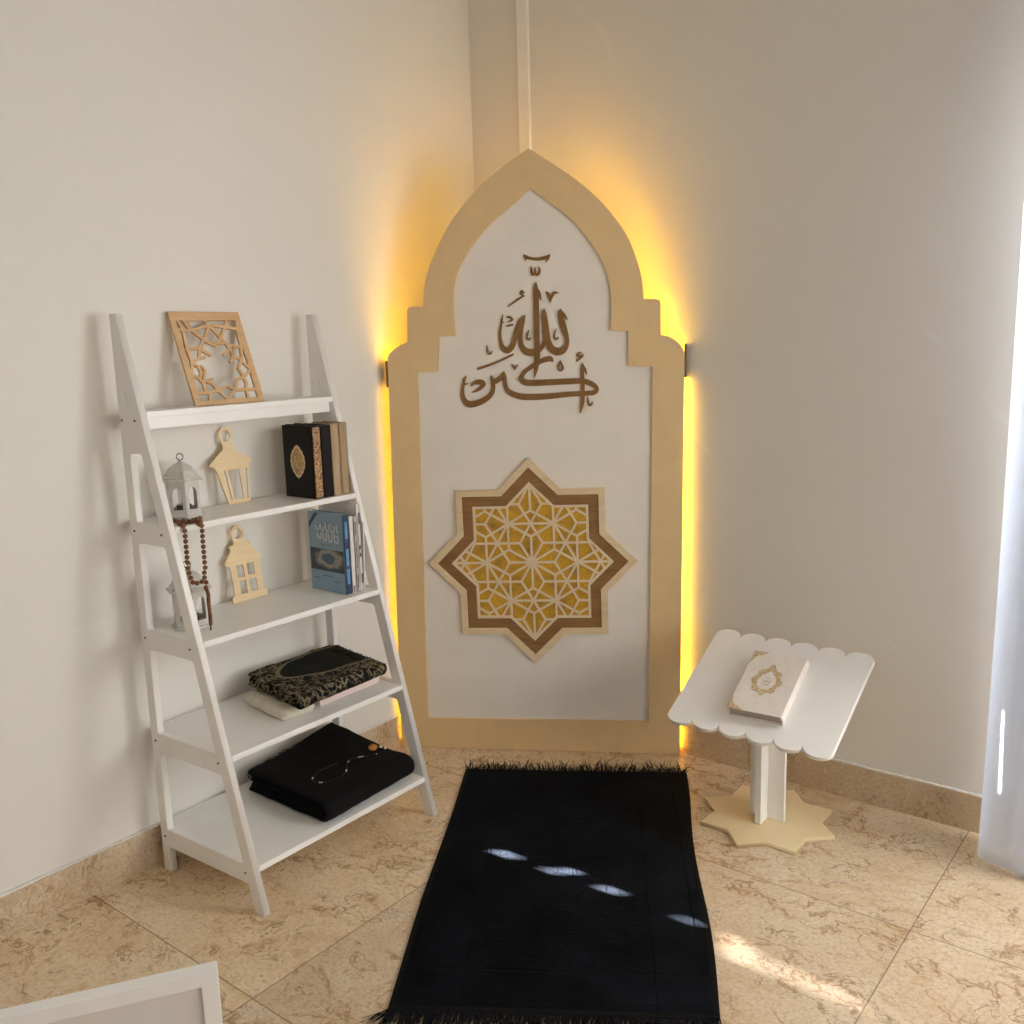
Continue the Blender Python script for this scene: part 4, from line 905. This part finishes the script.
link('binding', meshof(bm, 'binding', True, .8), M['rugband'], RG)
bm = bmesh.new(); fringe(bm, k0 + Vector((.003, 0, .004)), k1 + Vector((-.003, 0, .004)), 330, .056, (0, 1, .10), .0035, .0014, .5, 4)
for f in (.985,): fringe(bm, k1 + Vector((-.02, 0, .004)), k1 + Vector((-.002, 0, .004)), 8, .035, (.55, .8, 0), .0035, .0012, .3, 4)
link('fringe', meshof(bm, 'fringe'), M['blackfringe'], RG)
bm = bmesh.new(); fringe(bm, k3 + Vector((.003, 0, .004)), k2 + Vector((-.003, 0, .004)), 440, .075, (-.15, -1, .02), .0035, .0016, .32, 4)
fringe(bm, k3 + Vector((.0, 0, .004)), k3 + Vector((.03, 0, .004)), 16, .07, (-.75, -.8, .02), .0035, .0014, .25, 4)
link('fringe', meshof(bm, 'fringe'), M['blackfringe'], RG)

# ------------------------------------------------------------------ lectern and its book
LC = Vector((1.274, -.288, .412)); LT = .4797
LE = thing('book_stand', 'white scalloped book stand on a cream star-shaped base', 'book stand', (1.269, -.273, 0))
R8 = .2005; r8 = .1505
star8 = [((R8 if k % 2 == 0 else r8) * math.cos(k * PI / 8), (R8 if k % 2 == 0 else r8) * math.sin(k * PI / 8)) for k in range(16)]
plate('star_base', star8, [], .0115, M['paleyellow'], LE, .001, None, .0004)
pil_top = .392
box('pillar_board', (-.049, -.0105, .012), (.054, .0035, pil_top), M['white'], LE, .0012)
bm = bmesh.new()
zz = lambda y: LC.z + (y + LE.location.y - LC.y) * math.tan(LT) - .017
for (ya, yb) in ((-.060, -.0107), (.0037, .052)):
    v = []
    for x in (-.012, .005):
        v.append([bm.verts.new((x, ya, .012)), bm.verts.new((x, yb, .012)), bm.verts.new((x, yb, zz(yb))), bm.verts.new((x, ya, zz(ya)))])
    a, b = v
    bm.faces.new(a); bm.faces.new(b)
    for k in range(4): bm.faces.new((a[k], a[(k + 1) % 4], b[(k + 1) % 4], b[k]))
link('pillar_board', meshof(bm, 'pillar_board'), M['white'], LE)
TM = Matrix.Translation(LC - Vector(LE.location)) @ Matrix.Rotation(LT, 4, 'X')
LW, LH, bmp = .479, .171, .030
sc_ = LW / 6; ol = []
for k in range(6):
    x0 = -LW / 2 + k * sc_
    for q in [PI * i / 12 for i in range(0, 12 + (k == 5))]: ol.append((x0 + sc_ / 2 - sc_ / 2 * math.cos(PI - q) * -1 if False else x0 + sc_ / 2 * (1 - math.cos(q)), LH - .004 + bmp * math.sin(q) ** .85))
lo = [(-x, -y) for x, y in ol]
top = plate('reading_board', ol + lo, [], .014, M['white'], LE, .0015, TM, -.014)
box('under_block', (-.10, -.04, -.030), (.10, .045, -.0145), M['white'], LE, .001, TM)
# book on the stand
bl = Vector((.0055, -.0125, 0))
QM = Matrix.Translation(LC) @ Matrix.Rotation(LT, 4, 'X') @ Matrix.Translation(bl) @ Matrix.Rotation(.035, 4, 'Z')
QB = bpy.data.objects.new('religious_book', None); COL.objects.link(QB); QB.matrix_world = Matrix.Translation((0, 0, 0)) @ QM; QB.empty_display_size = .05
tag(QB, 'closed blush-white book with gold frame and corners, lying on the white stand', 'book')
qw, qh, qt = .0775, .113, .033
bm = bmesh.new(); add_box(bm, (-qw, -qh, qt - .003), (qw, qh, qt), .0013); add_box(bm, (-qw, -qh, .0004), (qw, qh, .0034), .0013)
sp = [bm.verts.new((qw - .004 + .007 * math.sin(a), y, qt / 2 - (qt / 2 - .0002) * math.cos(a))) for y in (-qh, qh) for a in [PI * k / 10 for k in range(11)]]
for k in range(10): bm.faces.new((sp[k], sp[k + 1], sp[k + 12], sp[k + 11]))
bm.faces.new(sp[:11]); bm.faces.new(sp[11:])
link('cover', meshof(bm, 'cover'), M['qcover'], QB)
box('page_block', (-qw + .003, -qh + .004, .0034), (qw - .004, qh - .004, qt - .003), M['qpages'], QB)
for sy in (-1, 1):
    c = [(-qw - .0003, sy * (qh + .0003)), (-qw + .042, sy * (qh + .0003)), (-qw + .030, sy * (qh - .009)), (-qw + .013, sy * (qh - .019)), (-qw + .006, sy * (qh - .034)), (-qw - .0003, sy * (qh - .05))]
    plate('corner_ornament', ccw(c), [], .0012, M['qgold'], QB, 0, None, qt - .0002)
def lob(r, n, l, ph=0, ky=1.2): return [(r * (1 + l * math.cos(8 * q + ph)) * math.cos(q), r * ky * (1 + l * math.cos(8 * q + ph) + .28 * max(0, math.sin(q)) ** 14) * math.sin(q)) for q in [2 * PI * k / n for k in range(n)]]
fr = plate('medallion_frame', lob(.041, 64, .085), [lob(.0265, 48, .02, 1)], .0012, M['qgold'], QB, 0, Matrix.Translation((-.004, .004, 0)), qt)
strokes('cover_script', [[(-.012, .003, .002), (-.006, -.004, .002), (0, .004, .002), (.005, -.003, .002), (.012, .004, .002)], [(-.008, -.009, .0018), (0, -.012, .0018), (.009, -.008, .0018)], [(-.003, .011, .0016), (.005, .013, .0016)]], qt, qt + .0008, M['qscript'], QB, Matrix.Translation((-.004, .004, 0)), 4)

# ------------------------------------------------------------------ white framed board in the foreground
FA = Vector((1.073, -1.971, 0)); fd = Vector((-.539, -.843, 0)); FH, FWD = .436, .62
FB = thing('framed_board', 'white framed board with a pale inner panel, standing in the near left corner', 'frame', FA, math.atan2(-fd.y, -fd.x))
bwid, bdep = .026, .024
box('frame_rail', (-FWD, -bdep / 2, FH - bwid), (0, bdep / 2, FH), M['white'], FB, .0025)
box('frame_rail', (-FWD, -bdep / 2, 0.0005), (0, bdep / 2, bwid), M['white'], FB, .0025)
for x in (-FWD, -bwid): box('frame_stile', (x, -bdep / 2, bwid), (x + bwid, bdep / 2, FH - bwid), M['white'], FB, .0015)
box('inner_panel', (-FWD + bwid - .004, -.004, bwid - .004), (-bwid + .004, .006, FH - bwid + .004), M['palepanel'], FB)

# ------------------------------------------------------------------ curtain
def curtain_strip(pts, z0, z1, nz, hem):
    bm = bmesh.new(); P = catmull(pts, 10); rows = []
    for j in range(nz + 1):
        f = j / nz; z = z0 + (z1 - z0) * f; row = []
        for i, (x, y) in enumerate(P):
            k = i / (len(P) - 1)
            flare = (1 - f) ** 6
            row.append(bm.verts.new((x - .006 * flare * (1 - k), y - .02 * flare * math.sin(k * 9), z + (hem * (1 - k) ** 2 if j == 0 else 0))))
        rows.append(row)
    for a, b in zip(rows, rows[1:]):
        for k in range(len(P) - 1): bm.faces.new((a[k], a[k + 1], b[k + 1], b[k]))
    bmesh.ops.solidify(bm, geom=bm.faces[:], thickness=.0012)
    return bm
pts = [(1.815, -.045), (1.806, -.085), (1.815, -.125), (1.838, -.165), (1.868, -.186), (1.90, -.184), (1.93, -.190), (1.95, -.175), (1.955, -.15)]
bm = curtain_strip(pts, .004, 2.74, 40, .0)
tag(link('curtain', meshof(bm, 'curtain', True), M['curtain']), 'sheer white curtain hanging to the floor at the right edge', 'curtain')

# ------------------------------------------------------------------ camera and light
cam = bpy.data.cameras.new('camera'); co = bpy.data.objects.new('camera', cam); COL.objects.link(co)
F_, YAW, PIT, ROL = (947.52579, 0.67157, 0.17908, -0.02835)
f0 = Vector((-math.sin(YAW), math.cos(YAW), 0)); upv = Vector((0, 0, 1)); r0 = f0.cross(upv)
fw = f0 * math.cos(PIT) - upv * math.sin(PIT); u0_ = r0.cross(fw)
r_ = r0 * math.cos(ROL) + u0_ * math.sin(ROL); u_ = u0_ * math.cos(ROL) - r0 * math.sin(ROL)
cm = Matrix.Identity(4)
for i in range(3): cm[i][0], cm[i][1], cm[i][2] = r_[i], u_[i], -fw[i]
cm.translation = Vector((2.3011, -2.7296, 1.4))
co.matrix_world = cm
cam.sensor_width = 36; cam.lens = F_ / 1024 * 36; cam.clip_start = .02
SC.camera = co

def lamp(name, typ, loc, rot=None, aim=None, **kw):
    d = bpy.data.lights.new(name, typ); o = bpy.data.objects.new(name, d); COL.objects.link(o); o.location = loc
    if aim is not None: o.rotation_euler = Vector(aim).to_track_quat('-Z', 'Y').to_euler()
    for k, v in kw.items(): setattr(d, k, v)
    return o
# daylight through the window opening
lamp('window_daylight', 'AREA', (2.50, .03, 1.4), aim=(-.7, -1, -.45), shape='RECTANGLE', size=1.08, size_y=1.2, energy=44.0, color=(.985, .985, .97))
# sun outside, reaching the floor only through the shutter slots
lamp('sun', 'SUN', (4, 2, 4), aim=(-1.95, -1.015, -1.0), energy=900.0, angle=math.radians(.55), color=(.92, .96, 1.0))
# fill lamps added on the unseen walls to brighten panel, shelf and floor
lamp('rear_fill', 'AREA', (1.7, Y1 + .06, 1.35), aim=(0, 1, -.75), shape='RECTANGLE', size=2.2, size_y=1.3, energy=12.0, color=(.985, .985, .97))
lamp('far_fill', 'AREA', (X1 - .06, -1.2, .9), aim=(-1, 0, -.35), shape='RECTANGLE', size=2.2, size_y=1.4, energy=52.0, color=(.985, .985, .97))

w = bpy.data.worlds.new('world'); SC.world = w; w.use_nodes = True
bg = w.node_tree.nodes['Background']; bg.inputs[0].default_value = (.82, .9, 1, 1); bg.inputs[1].default_value = 1.0
SC.view_settings.view_transform = 'Standard'; SC.view_settings.look = 'None'; SC.view_settings.gamma = 1.0
SC.view_settings.exposure = 0.0
SC.view_settings.use_curve_mapping = False
SC.cycles.use_denoising = True
SC.cycles.max_bounces = 10; SC.cycles.diffuse_bounces = 6; SC.cycles.transparent_max_bounces = 12
SC.cycles.sample_clamp_indirect = 6.0
bpy.context.view_layer.update()
